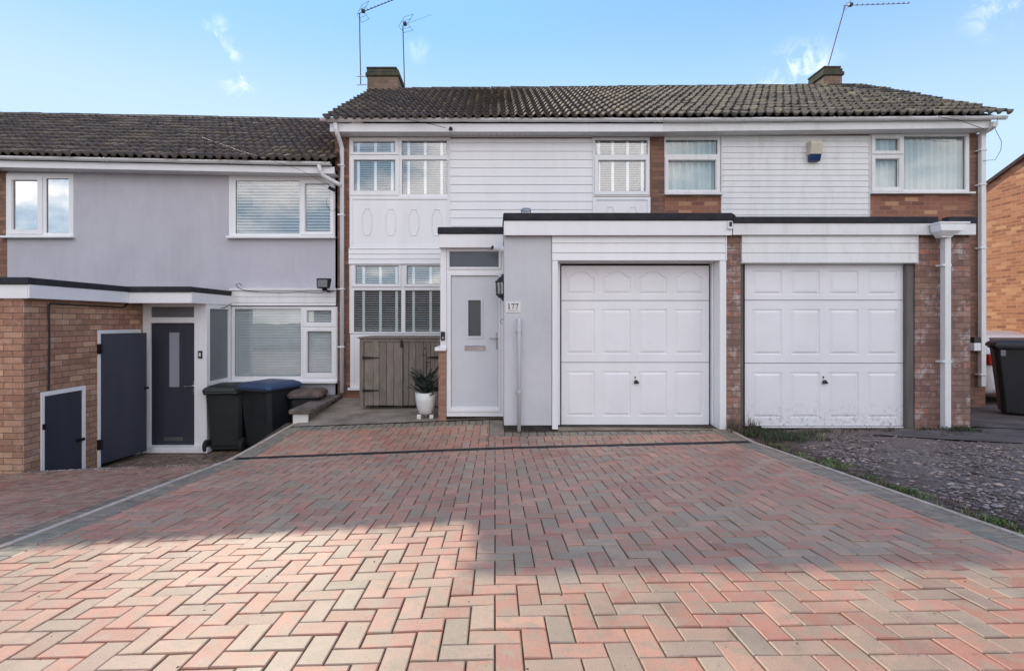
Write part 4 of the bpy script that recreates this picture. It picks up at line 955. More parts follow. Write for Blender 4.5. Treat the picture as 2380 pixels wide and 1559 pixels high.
mb = MB(); q = RC((1675, 317, 2016.5, 530), d); clad(mb, q[0], q[1], q[2], q[3], d - .02, .0985, lip=.010); mb.box(q[0] - .01, q[0], d - .04, d - .001, q[2], q[3]); mb.box(q[1], q[1] + .01, d - .04, d - .001, q[2], q[3]); mb.build('cladding', 'upvc_dirty', HR_)
mb = MB(); mb.box(XS, X(2289, d), 15.0, 15.25, -1.6, 3.2); mb.build('rear_wall', 'brick_house', HR_)
xg = X(2289, d); mb = MB(); mb.prism([(xg, 9.281, -2.0), (xg, 14.99, -2.0), (xg, 14.99, 3.2), (xg, 12.1, 5.25), (xg, 9.281, 3.35)], (-.22, 0, 0)); mb.build('gable_wall', 'brick_house', HR_)
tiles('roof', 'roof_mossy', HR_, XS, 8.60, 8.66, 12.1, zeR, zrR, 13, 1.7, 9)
mb = MB(); A, B = P(1540.5, 306.8, 8.75), P(2302, 298.5, 8.75); h = .165
mb.hexa([(A.x, 8.74, A.z), (B.x, 8.74, B.z), (B.x, 8.74, B.z + h), (A.x, 8.74, A.z + h)], [(A.x, 8.765, A.z), (B.x, 8.765, B.z), (B.x, 8.765, B.z + h), (A.x, 8.765, A.z + h)])
mb.hexa([(B.x - .02, 8.766, B.z), (B.x, 8.766, B.z), (B.x, 8.766, B.z + .17), (B.x - .02, 8.766, B.z + .17)], [(B.x - .02, 9.4, B.z), (B.x, 9.4, B.z), (B.x, 9.4, B.z + .45), (B.x - .02, 9.4, B.z + .45)])
mb.build('fascia', 'upvc_dirty', HR_, bevel=.003)
mb = MB(); mb.hexa([(A.x, 8.766, A.z), (B.x - .03, 8.766, B.z), (B.x - .03, 8.766, B.z + .012), (A.x, 8.766, A.z + .012)], [(A.x, 9.0, A.z), (B.x - .03, 9.0, B.z), (B.x - .03, 9.0, B.z + .012), (A.x, 9.0, A.z + .012)]); mb.build('soffit', 'upvc_dirty', HR_)
gutter(HR_, (X(1541, 8.69), 8.685, Z(277, 8.69)), (X(2336, 8.69), 8.685, Z(271.5, 8.69)), .05, 'upvc', 12, (.13, .5))
pts = [P(2310, 284, 8.69), P(2308, 292, 8.70), P(2298, 300, 8.78), P(2284, 308, 8.9), P(2281.5, 320, 8.93), P(2281.5, 897, 8.93)]
pipe(HR_, pts, .042, 'upvc_dirty', [(X(2281.5, 8.93), 8.93, Z(q, 8.93)) for q in (350, 430, 577, 870)], square=True)
chR = chimney(HR_, X(1915, 11.9) , X(1957, 11.9), 11.9, 12.5, 4.7, Z(154, 11.9))
# garage
mb = MB(); pz = -1.52
mb.box(X(1687, dg), X(1721, dg), dg + .005, 7.1, pz, 1.13); mb.build('brick_pier', 'brick_garage', HR_)
mb = MB(); mb.box(X(2126.7, dg), X(2254.5, dg), dg + .003, 7.1, pz, 1.13); mb.box(X(2254.5, dg) - .22, X(2254.5, dg) - .001, 7.1, 8.98, pz, 1.13)
mb.build('garage_wall', 'brick_garage', HR_)
mb = MB(); a, b = X(1721.3, dg), X(2127.2, dg); zc0, zc1 = Z(613, dg), Z(547.5, dg); clad(mb, a, b, zc0, zc1 + .02, dg - .03, .128, lip=.010); mb.box(a, b, dg, dg + .2, zc0 + .001, zc1 + .02); mb.box(b - .014, b, dg - .045, dg - .0205, zc0, zc1 + .02); mb.build('garage_cladding', 'upvc_dirty', HR_)
mb = MB(); mb.box(a + .001, X(1730, dg), dg + .03, 7.0, pz, zc0 - .001); mb.build('door_jamb', 'timber_frame', HR_, bevel=.004); mb = MB(); mb.box(X(2109, dg), X(2126.3, dg), dg + .02, 7.0, pz, zc0 - .001); mb.build('door_jamb', 'timber_frame', HR_, bevel=.004)
gd2 = garage_door(HR_, (1730.7, 614.8, 2105.7, 989.8), (697.7, 843.9), [(1748.2, 1816), (1837, 1904.6), (1926.3, 1994.5), (2015.5, 2084.8)], [(629.8, 684.7), (718.7, 824), (864.9, 970.6)], 6.88, 'garage_grimy', False)
tee_handle(gd2, 1914, 887, 6.88)
q = RC((1770, 990.5, 2107, 993.5), 6.88); mb = MB(); mb.box(q[0], q[1], 6.87, 6.9, q[2], q[3]); mb.build('threshold', 'upvc', HR_)
mb = MB(); q = RC((1703.5, 518.8, 2268.4, 545.9), df); mb.box(q[0], q[1], df + .004, df + .024, q[2], q[3]); mb.box(q[1] - .02, q[1], df + .0245, 8.97, q[2], q[3]); mb.build('garage_fascia', 'upvc_dirty', HR_, bevel=.003)
mb = MB(); z1_ = Z(503.8, df); z0_ = Z(519, df)
mb.box(X(1703, df), X(2179, df), df - .016, df + .10, z0_, z1_); mb.box(X(2202, df), X(2270, df), df - .016, df + .10, z0_, z1_); mb.box(X(2179, df) + .001, X(2202, df) - .001, df + .0, df + .10, z0_, z0_ + .03); mb.box(X(1703, df), X(2270, df), df + .1005, 8.98, z0_, z1_ - .06)
mb.prism([(X(1703, df), df - .015, z1_ - .01), (X(1712, df), df - .015, z1_ - .01), (X(1703, df), df - .015, Z(496, df))], (0, .1, 0))
mb.build('garage_roof', 'felt', HR_, bevel=.016, seg=2)
# hopper and square downpipe
mb = MB(); dh = 6.62
def hop(z, xa, xb, y0, y1): return [(xa, y0, z), (xb, y0, z), (xb, y1, z), (xa, y1, z)]
lv = [hop(Z(552, dh), X(2186, dh), X(2209, dh), 6.60, 6.70), hop(Z(550, dh), X(2184, dh), X(2210, dh), 6.60, 6.70), hop(Z(538, dh), X(2175, dh), X(2222, dh), 6.54, 6.70), hop(Z(522, dh), X(2172, dh), X(2236, dh), 6.54, 6.70), hop(Z(521.8, dh), X(2170, dh), X(2240, dh), 6.53, 6.705), hop(Z(518, dh), X(2170, dh), X(2240, dh), 6.53, 6.705)]
vs = [p for l_ in lv for p in l_]; mb.add(vs, [(4 * i + k, 4 * i + (k + 1) % 4, 4 * i + 4 + (k + 1) % 4, 4 * i + 4 + k) for i in range(5) for k in range(4)] + [(3, 2, 1, 0), (20, 21, 22, 23)])
mb.build('rainwater_hopper', 'upvc', HR_, bevel=.003)
pipe(HR_, [(X(2197, 6.68), 6.68, Z(551, 6.68)), (X(2197, 6.68), 6.68, -1.40), (X(2198, 6.68), 6.64, -1.455)], .042, 'upvc_dirty', [(X(2197, 6.68), 6.69, Z(q, 6.68)) for q in (617, 840)], square=True)
mb = MB(); q = RC((2266, 797, 2274, 815), 8.9); mb.box(q[0] - .02, q[1] + .04, 8.9, 8.99, q[2], q[3]); mb.build('meter_box', 'upvc', HR_, bevel=.004)
mb = MB(); mb.box(q[0] - .02, q[1] + .05, 8.9, 8.99, q[3] + .001, q[3] + .10); mb.build('meter_cover', 'black_plastic', HR_, bevel=.004)

# ------------------------------------------------------------------ fittings on the fronts
wlm = empty('wall_lantern', (X(1170, 6.98), 6.98, Z(637, 6.98)), 'black half lantern with clear glass on the grey pier beside the pale grey door', 'lantern')
lx = .118; ly = 6.98; zt_, zb_ = Z(637.5, ly), Z(699, ly)
def lhalf(mb, prof, n=6):
    rows = []
    for r_, z_ in prof: rows.append([(lx - .001 - r_ * math.sin(math.pi * k / n), ly - r_ * 1.15 * math.cos(math.pi * k / n), z_) for k in range(n + 1)])
    vs = [p for r_ in rows for p in r_]; m_ = n + 1
    mb.add(vs, [(i * m_ + k, i * m_ + k + 1, (i + 1) * m_ + k + 1, (i + 1) * m_ + k) for i in range(len(rows) - 1) for k in range(n)] + [tuple(range(m_)), tuple(range(len(rows) * m_ - 1, len(rows) * m_ - m_ - 1, -1))])
H_ = zt_ - zb_
mb = MB(); lhalf(mb, [(.122, zt_ - H_ * .285), (.118, zt_ - H_ * .27), (.085, zt_ - H_ * .20), (.06, zt_ - H_ * .10), (.03, zt_ - H_ * .07), (.028, zt_)]); mb.build('lantern_cap', 'black_plastic', wlm)
mb = MB(); lhalf(mb, [(.02, zb_), (.03, zb_ + H_ * .06), (.07, zb_ + H_ * .12), (.09, zb_ + H_ * .19), (.108, zb_ + H_ * .21), (.108, zb_ + H_ * .25)]); mb.build('lantern_base', 'black_plastic', wlm)
mb = MB(); lhalf(mb, [(.092, zb_ + H_ * .26), (.102, zt_ - H_ * .285)]); mb.build('lantern_glass', 'glass', wlm)
mb = MB()
for k in range(7):
    a_ = math.pi * k / 6; mb.tube([(lx - .001 - .097 * math.sin(a_), ly - .112 * math.cos(a_), zb_ + H_ * .25), (lx - .001 - .106 * math.sin(a_), ly - .122 * math.cos(a_), zt_ - H_ * .28)], .006, 6)
mb.box(lx - .012, lx - .001, ly - .06, ly + .06, zb_, zt_); mb.build('lantern_bars', 'black_plastic', wlm)
mb = MB(); mb.tube([(lx - .05, ly, zb_ + H_ * .3), (lx - .05, ly, zb_ + H_ * .62)], .022, 10); mb.build('bulb', 'pot_white', wlm)
cm = empty('security_camera', (lx, 7.0, Z(584, 7.0)), 'white bullet security camera under the porch roof by the grey pier', 'camera')
c = Vector((lx, 7.0, Z(580, 7.0)))
mb = MB(); mb.tube([(lx - .001, 7.0, c.z), (lx - .03, 7.0, c.z)], .045, 14); mb.tube([(lx - .03, 7.0, c.z - .01), (lx - .07, 6.99, c.z - .015)], .02, 8); mb.build('mount', 'upvc', cm)
mb = MB(); mb.tube([(lx - .04, 7.02, c.z + .005), (lx - .15, 6.93, c.z + .015)], [.034, .038], 12); mb.build('camera_body', 'upvc', cm, bevel=.004)
mb = MB(); mb.tube([(lx - .151, 6.929, c.z + .015), (lx - .156, 6.925, c.z + .0155)], .028, 12); mb.build('lens', 'ink', cm)
sg = empty('house_number_sign', P(1192, 714, dg), 'small white house number sign reading 177 on the grey garage pier', 'sign')
q = RC((1174.5, 701.5, 1209.5, 726.5), dg); mb = MB(); mb.box(q[0], q[1], dg - .008, dg - .0005, q[2], q[3]); mb.build('plate', 'sign_white', sg, bevel=.002)
# serif numerals
W_, Hh = q[1] - q[0], q[3] - q[2]; ns = W_ / 460.
def sp_(u, v): return (q[0] + (u - 572) * ns, dg - .0095, q[3] - (v - 1028) * ns)
mb = MB()
def poly(pts): mb.prism([sp_(*p) for p in pts], (0, .0012, 0))
poly([(640, 1098), (688, 1080), (688, 1104), (662, 1108), (640, 1112)][::-1]); poly([(663, 1081), (689, 1080), (695, 1225), (664, 1225)][::-1]); poly([(642, 1240), (664, 1225.5), (695, 1225.5), (714, 1240), (714, 1246), (642, 1246)][::-1])
for o_ in (0, 121):
    poly([(754 + o_, 1082), (846 + o_, 1082), (846 + o_, 1092), (838 + o_, 1108), (762 + o_, 1108), (754 + o_, 1122), (750 + o_, 1122)][::-1])
    poly([(812 + o_, 1108.5), (838 + o_, 1108.5), (812 + o_, 1180), (806 + o_, 1247), (782 + o_, 1247), (790 + o_, 1190)][::-1])
mb.build('numerals', 'ink', sg)
fc = bpy.data.curves.new('street_name', 'FONT'); fc.body = 'Broadwaters Rd'; fc.size = 37 * ns * 1.15; fc.align_x = 'CENTER'; fc.extrude = .0004
fo_ = bpy.data.objects.new('street_name', fc); COL.objects.link(fo_); dg_ = bpy.context.evaluated_depsgraph_get(); me = bpy.data.meshes.new_from_object(fo_.evaluated_get(dg_)); bpy.data.objects.remove(fo_)
tn = bpy.data.objects.new('lettering', me); me.materials.clear(); me.materials.append(MAT['ink']); COL.objects.link(tn); tn.parent = sg
tc_ = Vector(sp_(798, 1306)); tn.location = tc_ - sg.location; tn.rotation_euler = (R(90), 0, 0)
# grey waste pipe up the pier
mb = MB(); xx = X(1206, 6.74); mb.tube([(xx, 6.79, Z(741, 6.74)), (xx, 6.755, Z(742, 6.74)), (xx, 6.745, Z(750, 6.74)), (xx, 6.745, Z(1002, 6.74))], .024, 12)
wp = mb.build('waste_pipe', 'render_grey', smooth=True); tag(wp, 'slim grey waste pipe standing up the grey garage pier', 'pipe')
for yy in (769, 910):
    k = MB(); k.tube([(xx, 6.745, Z(yy - 2, 6.74)), (xx, 6.745, Z(yy + 2, 6.74))], .029, 12); k.box(xx - .045, xx + .045, 6.775, 6.797, Z(yy + 2, 6.74), Z(yy - 2, 6.74)); k.build('pipe_clip', 'render_grey', wp)
mb = MB(); mb.tube([(lx - .0, 6.9, Z(742, 6.9)), (lx - .03, 6.9, Z(742, 6.9)), (lx - .045, 6.9, Z(746, 6.9)), (lx - .04, 6.9, Z(751, 6.9)), (lx - .02, 6.9, Z(752, 6.9))], .005, 6); tag(mb.build('wall_hook', 'hook'), 'small metal hook on the pier beside the pale grey door', 'hook')
db = empty('doorbell', P(1029, 787, dp), 'slim black video doorbell on the white post left of the pale grey door', 'doorbell')
q = RC((1024, 770.5, 1033.8, 790.5), dp - .01); mb = MB(); mb.box(q[0], q[1], dp - .035, dp - .0085, q[2], q[3]); mb.build('housing', 'black_plastic', db, bevel=.005)
mb = MB(); c = P(1029, 785, dp - .03); mb.tube([(c.x, dp - .036, c.z), (c.x, dp - .039, c.z)], .014, 14); mb.build('button', 'steel', db)
sn = empty('motion_sensor', P(1694.5, 524, df), 'small white sensor box on the garage fascia between the two garages', 'sensor')
q = RC((1689.5, 515.5, 1700, 533), df); mb = MB(); mb.box(q[0], q[1], df - .035, df - .0005, q[2], q[3]); mb.build('housing', 'upvc', sn, bevel=.004)
mb = MB(); mb.box(q[0] + .01, q[1] - .012, df - .038, df - .0351, q[2] + .03, q[3] - .008); mb.build('sensor_lens', 'ink', sn)
al = empty('alarm_box', P(1894, 351, 8.97), 'cream burglar alarm box with blue base on the white boarding', 'alarm box')
q = RC((1880.8, 328.5, 1908.6, 373.6), 8.88); zm = Z(359, 8.88)
mb = MB(); mb.prism([(q[0], 8.86, zm), (q[0], 8.82, q[3] - .05), (q[0], 8.86, q[3]), (q[0], 8.968, q[3]), (q[0], 8.968, zm)], (q[1] - q[0], 0, 0)); mb.build('alarm_cover', 'cream', al, bevel=.005)
mb = MB(); mb.prism([(q[0] + .022, 8.861, zm - .001), (q[0] + .022, 8.90, q[2]), (q[0] + .022, 8.968, q[2]), (q[0] + .022, 8.968, zm - .001)], (q[1] - q[0] - .03, 0, 0)); mb.build('strobe', 'strobe_blue', al, bevel=.004)
vt = empty('roof_vent', (X(1222, 7.2), 7.2, 1.38), 'round steel vent cowl on the flat garage roof', 'vent')
c = (X(1222, 7.2), 7.2, Z(497, 7.2)); rr = X(1234, 7.2) - X(1222, 7.2)
mb = MB(); mb.lathe([(0, .075), (rr * .8, .07), (rr, .05), (rr, .035)], c, 20); mb.lathe([(rr * .98, .028), (rr * .98, .015)], c, 20); mb.lathe([(rr * .98, .008), (rr * .98, -.1)], c, 20); mb.build('cowl', 'steel', vt)
# telephone entry blob and drop wires at the eaves
mb = MB(); mb.tube([P(940, 277, 8.6), P(975, 284, 8.6), P(1005, 290, 8.62), P(1036, 298, 8.66)], .005, 5); mb.lathe([(0, -.02), (.03, -.02), (.035, 0), (.02, .03), (0, .035)], P(1047, 300, 8.70), 10); tag(mb.build('cable_anchor', 'metal_dark'), 'dark cable anchor with wire on the white fascia of the middle house', 'cable')
mb = MB(); mb.tube([P(470, 320, 8.4), P(560, 352, 8.5), P(640, 376, 8.55), P(700, 396, 8.62), P(765, 432, 8.8), P(778, 440, 8.9)], .0028, 5); mb.tube([P(764, 436, 8.78), P(778, 443, 8.85)], .03, 8)
mb.tube([P(760, 460, 8.85), P(758, 475, 8.85), P(766, 488, 8.85), P(776, 492, 8.9), P(785, 470, 8.92), P(790, 440, 8.92)], .004, 5); tag(mb.build('telephone_wire', 'metal_dark'), 'thin telephone wire sagging past the lower left roof to a black clamp', 'wire')
mb = MB(); mb.tube([P(2180, 272, 8.6), P(2230, 280, 8.6), P(2262, 292, 8.64), P(2285, 300, 8.7)], .005, 5); mb.tube([P(2318, 276, 8.66), P(2312, 300, 8.8), P(2327, 330, 8.85), P(2325, 350, 8.85), P(2312, 372, 8.87), P(2284, 374, 8.88)], .004, 5)
tag(mb.build('telephone_wire', 'metal_dark'), 'loose thin wire looping round the right hand eaves and downpipe', 'wire')

# ------------------------------------------------------------------ aerials
def aerial(label, mast, boom, refl, n_el, elen, d, bracket=None, tilt=(0, 0, 0), br=.007):
    b0 = P(*mast[0], d); a = empty('tv_aerial', b0, label, 'aerial')
    m = MB(); m.tube([P(*p, d) for p in mast], .012, 8); m.build('mast', 'mast', a)
    A, B = P(*boom[0], d), P(*boom[1], d + tilt[1])
    m = MB(); m.tube([A, B], br, 6); m.build('boom', 'mast', a)
    dirv = (B - A).normalized(); side = dirv.cross(Vector((0, 0, 1))).normalized()
    m = MB()
    for k in range(n_el):
        c = A.lerp(B, .14 + .86 * k / max(1, n_el - 1)); m.tube([c - side * elen / 2, c + side * elen / 2], br * .7, 5); m.box(c.x - br * 1.6, c.x + br * 1.6, c.y - .015, c.y + .015, c.z - .002, c.z + br * 3)
    m.build('element', 'mast', a)
    m = MB(); c = A.lerp(B, .055)
    for p in refl:
        e = P(*p, d); m.tube([c - side * .12, e - side * .12], .004, 5); m.tube([c + side * .12, e + side * .12], .004, 5); m.tube([e - side * .14, e + side * .14], .0035, 5); mid = (c + e) / 2; m.tube([mid - side * .14, mid + side * .14], .0035, 5)
    m.build('reflector', 'mast', a)
    m = MB(); c = A.lerp(B, .12); m.box(c.x - .04, c.x + .04, c.y - .04, c.y + .04, c.z - .02, c.z + .05); m.build('dipole_box', 'black_plastic', a, bevel=.008)
    if bracket:
        m = MB()
        for q_ in bracket: m.tube([P(*p, d) for p in q_], .013, 6)
        m.build('bracket', 'steel', a)
    return a
aerial('tall television aerial clamped to the left side of the left chimney', [(838, 197), (837.5, 165), (836, 90), (835.4, 32)], [(832, 33), (925, -4)], [(849, 8), (849, 49)], 11, .22, 11.95,
       [[(829, 178), (852, 178)], [(829, 198), (838, 198), (852, 197)]], tilt=(0, 1.0, 0))
aerial('shorter television aerial standing just right of the left chimney', [(940, 207), (938.5, 150), (936, 61)], [(932, 61), (1000, 36)], [(950, 37), (949, 74)], 9, .05, 12.0, None, tilt=(0, 1.2, 0), br=.0018)
aerial('leaning television aerial above the right hand chimney', [(1923.5, 156), (1943, 86), (1963.4, 14)], [(1958, 14.2), (2111, 8.6)], [(1972, 5), (1969, 20)], 12, .05, 11.95, [[(1918, 162), (1926, 150)]])

# ------------------------------------------------------------------ low wall with coping, bin store, planter
lw = empty('garden_wall', (-2.8, 7.5, -1.5), 'low crumbling wall with stone coping dividing the left bins from the porch slab', 'wall')
mb = MB(); zt_ = -1.285
xs_ = [-2.97, -2.66]
for k, (y0, y1) in enumerate(((7.42, 7.93), (7.935, 8.45), (8.455, 8.98))):
    j = random.uniform(-.008, .008); mb.box(xs_[0] + j, xs_[1] + j, y0, y1, zt_ - .062 + j * .3, zt_ + j * .3)
mb.build('coping', 'coping', lw, bevel=.012, seg=2)
mb = MB(); mb.box(-2.92, -2.71, 7.50, 8.98, -2.2, zt_ - .064); mb.build('wall_body', 'coping', lw, bevel=.01)
mb = MB(); mb.box(-2.925, -2.705, 7.47, 7.4995, -2.2, zt_ - .066); mb.build('white_pier_face', 'pot_white', lw, bevel=.004)

ds = 8.1
st = empty('bin_store', (X(925, ds), 8.5, -1.36), 'weathered timber bin store with two plank doors below the front window', 'bin store')
xa, xb = X(836, ds), X(1021, ds); zb0, zt0 = Z(945, ds), Z(787, ds)
def plank_cols(): k = random.uniform(.6, 1.25); return (.27 * k, .225 * k, .18 * k)
def planks(name, edges, d_, z0, z1, parent):
    m = MB()
    for i in range(len(edges) - 1):
        a_, b_ = X(edges[i], d_), X(edges[i + 1], d_); m.box(a_ + .002, b_ - .003, d_ + random.uniform(-.003, .003), d_ + .02, z0 + random.uniform(-.005, .005), z1 + random.uniform(-.004, .004), plank_cols())
    return m.build(name, 'old_wood', parent, bevel=.003)
m = MB(); m.box(xa, X(845.5, ds), ds - .02, ds + .06, zb0, zt0, plank_cols()); m.box(xa, xb, ds - .022, ds + .05, Z(793, ds) , zt0 + .001, plank_cols()); m.box(xb - .05, xb, ds - .0, ds + .06, zb0, zt0 - .06, plank_cols()); m.box(xa + .001, xa + .02, ds + .061, 8.9, zb0 + .03, zt0 - .001, plank_cols())
m.build('frame', 'old_wood', st, bevel=.004)
dl_ = planks('store_door', (846, 867.5, 881, 898, 915, 935.5), ds, zb0 + .02, Z(794, ds), st)
dr2 = planks('store_door', (937, 950, 966, 984, 1001, 1017), ds + .004, zb0 + .02, Z(794, ds), st)
m = MB()
for (y_, x0_, x1_) in ((831, 843, 881), (907, 843, 881)): z_ = Z(y_, ds); m.prism([(X(x0_, ds), ds - .028, z_ - .022), (X(x1_, ds), ds - .010, z_ - .006), (X(x1_, ds), ds - .010, z_ + .006), (X(x0_, ds), ds - .028, z_ + .022)], (0, .006, 0))
m.build('strap_hinge', 'metal_dark', dl_)
m = MB()
for (y_, x0_, x1_) in ((830.5, 1018, 992), (904, 1018, 992)): z_ = Z(y_, ds); m.prism([(X(x1_, ds), ds - .008, z_ - .006), (X(x0_, ds), ds - .012, z_ - .022), (X(x0_, ds), ds - .012, z_ + .022), (X(x1_, ds), ds - .008, z_ + .006)], (0, .006, 0))
m.build('strap_hinge', 'metal_dark', dr2)
m = MB(); m.box(X(931, ds), X(936, ds), ds - .035, ds - .0, Z(806, ds), Z(790, ds)); m.build('bolt', 'metal_dark', dr2)
m = MB()
for k in range(3): m.box(xa - .02, xb + .01, ds - .05 + k * .29, ds - .05 + k * .29 + .285, zt0 + .002, zt0 + .026, plank_cols())
m.build('store_lid', 'old_wood', st, bevel=.004)

pl = empty('potted_tree', (X(989, 7.5), 7.5, -1.40), 'small spruce tree in a round white pot on the porch slab', 'potted tree')
c = Vector((X(989.5, 7.5), 7.5, Z(961, 7.5))); rr = (X(1014, 7.5) - X(965, 7.5)) / 2; hh = Z(911, 7.5) - Z(961, 7.5)
m = MB(); m.lathe([(0, 0), (rr * .50, 0), (rr * .66, .02), (rr * .84, hh * .3), (rr * .96, hh * .6), (rr, hh), (rr * .94, hh), (rr * .9, hh * .85), (0, hh * .85)], c, 32); pot = m.build('pot', 'pot_white', pl, smooth=True)
m = MB()
for a_ in (215, 325, 90):
    e = c + Vector((math.cos(R(a_)) * rr * .72, math.sin(R(a_)) * rr * .72, -.018)); m.box(e.x - .03, e.x + .03, e.y - .03, e.y + .03, g_slab(e.x, e.y) - .002, e.z + .018)
m.build('pot_foot', 'pot_white', pl, bevel=.012, seg=2)
m = MB(); m.lathe([(0, 0), (rr * .92, 0)], (c.x, c.y, c.z + hh * .88), 20); m.build('soil', 'soil', pl)
m = MB(); base = Vector((c.x, c.y, c.z + hh * .85)); top = Vector((X(990, 7.5), 7.5, Z(800, 7.5)))
m.tube([base, base.lerp(top, .4) + Vector((.004, 0, 0)), base.lerp(top, .75), top], [.012, .009, .006, .003], 7)
rnd = random.Random(4); br_ = []
for k in range(58):
    t = rnd.uniform(.02, .36); a_ = rnd.uniform(0, 2 * math.pi); ln = rnd.uniform(.17, .29) * (1 - t * .7); up = rnd.uniform(.1, .9)
    p0 = base.lerp(top, t); p1 = p0 + Vector((math.cos(a_) * ln, math.sin(a_) * ln, ln * up)); pm = p0.lerp(p1, .5) + Vector((0, 0, -.02)); m.tube([p0, pm, p1], [.005, .004, .002], 5); br_.append((p0, pm, p1))
for t in (.55, .62, .78, .9):
    a_ = rnd.uniform(0, 6.28); p0 = base.lerp(top, t); p1 = p0 + Vector((math.cos(a_) * .05, math.sin(a_) * .03, .02)); m.tube([p0, p0.lerp(p1, .5), p1], [.004, .003, .002], 5); br_.append((p0, p0.lerp(p1, .5), p1))
m.build('branches', 'bark', pl)
m = MB()
for (p0, pm, p1) in br_:
    for k in range(210 if (p1 - p0).length > .1 else 40):
        t = rnd.uniform(.12, 1.02); p = p0.lerp(pm, t * 2) if t < .5 else pm.lerp(p1, (t - .5) * 2)
        dr3 = (p1 - p0).normalized(); s_ = Vector((rnd.gauss(0, 1), rnd.gauss(0, 1), rnd.gauss(0, 1))); s_ = (s_ - dr3 * s_.dot(dr3)).normalized()
        v = (dr3 * .7 + s_).normalized() * rnd.uniform(.018, .03); wv_ = v.cross(dr3).normalized() * .0028
        g = rnd.uniform(.6, 1.3); m.add([p - wv_, p + wv_, p + v], [(0, 1, 2)], (.03 * g, .065 * g, .042 * g))
m.build('foliage', 'needles', pl)

# ------------------------------------------------------------------ wheelie bins
def wheelie(loc, rot, label, body, lid, W=.58, D=.72, H=1.06, tilt=0):
    o = empty('wheelie_bin', loc, label, 'bin', 'wheelie bins outside the houses')
    Rm = Matrix.Rotation(rot, 3, 'Z'); L0 = Vector(loc)
    def T_(v): return L0 + Rm @ Vector(v)
    def ring(w_, d_, z_, yo=0): 
        c_ = .05; return [(-w_ / 2 + c_, -d_ / 2 + yo, z_), (w_ / 2 - c_, -d_ / 2 + yo, z_), (w_ / 2, -d_ / 2 + c_ + yo, z_), (w_ / 2, d_ / 2 - c_ + yo, z_), (w_ / 2 - c_, d_ / 2 + yo, z_), (-w_ / 2 + c_, d_ / 2 + yo, z_), (-w_ / 2, d_ / 2 - c_ + yo, z_), (-w_ / 2, -d_ / 2 + c_ + yo, z_)]
    def loft(m, rs):
        vs = [T_(p) for r_ in rs for p in r_]
        m.add(vs, [(8 * i + k, 8 * i + (k + 1) % 8, 8 * i + 8 + (k + 1) % 8, 8 * i + 8 + k) for i in range(len(rs) - 1) for k in range(8)] + [tuple(range(7, -1, -1)), tuple(8 * (len(rs) - 1) + k for k in range(8))])
    m = MB(); hb = H - .10
    loft(m, [ring(W * .80, D * .68, .035), ring(W * .84, D * .74, .30), ring(W * .93, D * .90, hb - .10), ring(W * .94, D * .92, hb - .04), ring(W * 1.0, D * .98, hb - .035), ring(W * 1.0, D * .98, hb)])
    m.build('bin_body', body, o, bevel=.008)
    m = MB(); loft(m, [ring(W * 1.05, D * 1.03, hb - .015), ring(W * 1.06, D * 1.05, hb + .02), ring(W * .98, D * .96, hb + .06), ring(W * .80, D * .78, hb + .09), ring(W * .5, D * .5, hb + .10)])
    m.build('lid', lid, o, bevel=.01, seg=2)
    m = MB(); m.tube([T_((-W * .42, -D * .52, hb - .03)), T_((-W * .42, -D * .58, hb - .01)), T_((W * .42, -D * .58, hb - .01)), T_((W * .42, -D * .52, hb - .03))], .016, 8); m.build('handle', body, o)
    for s_ in (-1, 1):
        m = MB(); m.tube([T_((s_ * (W * .5 - .055), -D * .36, .10)), T_((s_ * (W * .5 - .0), -D * .36, .10))], .10, 20); m.build('wheel', 'tyre', o, bevel=.01)
    m = MB(); m.tube([T_((-W * .46, -D * .36, .10)), T_((W * .46, -D * .36, .10))], .014, 8); m.build('axle', 'metal_dark', o)
    return o
wheelie((X(539, 8.45), 8.42, -2.08), R(4), 'dark green wheelie bin with green lid beside the left porch', 'bin_green', 'bin_green', .60, .66, 1.06)
wheelie((X(629, 8.42), 8.40, -2.07), R(-22), 'dark wheelie bin with a blue lid in the middle of the left bins', 'bin_slate', 'lid_blue', .68, .74, 1.10)
wheelie((X(716, 8.55), 8.55, -2.07), R(8), 'wheelie bin with dirty brown lid against the low stone wall', 'bin_slate', 'lid_brown', .52, .58, .95)
bb = wheelie((X(2378, 7.75), 7.75, -1.405), R(52), 'black wheelie bin with black lid at the right end of the houses', 'black_plastic', 'black_plastic', .62, .76, 1.12)
m = MB(); q = P(2331, 820, 7.36); m.obox(q, .05, .003, .08, Matrix.Rotation(R(-38), 3, 'Z')); m.build('sticker', 'hook', bb)

# ------------------------------------------------------------------ neighbour house at the right
NH = empty('neighbour_house', (13, 9, -1.45), 'orange brick house with sloping verge seen past the right downpipe', 'house')
xn = 11.5; eave_z = 2.98; sl = .433
mb = MB(); yr_ = 10.6; ye_ = 12.45; zr_ = eave_z + (ye_ - yr_) * sl; yf = 8.75
mb.prism([(xn, yf, -2.2), (xn, ye_, -2.2), (xn, ye_, eave_z), (xn, yr_, zr_), (xn, yf, eave_z)][::-1], (6, 0, 0)); mb.build('wall', 'brick_orange', NH)
mb = MB()
for (ya, za, yb, zb) in ((ye_ + .3, eave_z - .3 * sl, yr_, zr_), (yf - .3, eave_z - .3 * sl, yr_, zr_)):
    mb.hexa([(xn - .06, ya, za), (xn + 6.1, ya, za), (xn + 6.1, yb, zb), (xn - .06, yb, zb)], [(xn - .06, ya, za + .08), (xn + 6.1, ya, za + .08), (xn + 6.1, yb, zb + .08), (xn - .06, yb, zb + .08)])
mb.build('roof', 'opp_roof', NH)
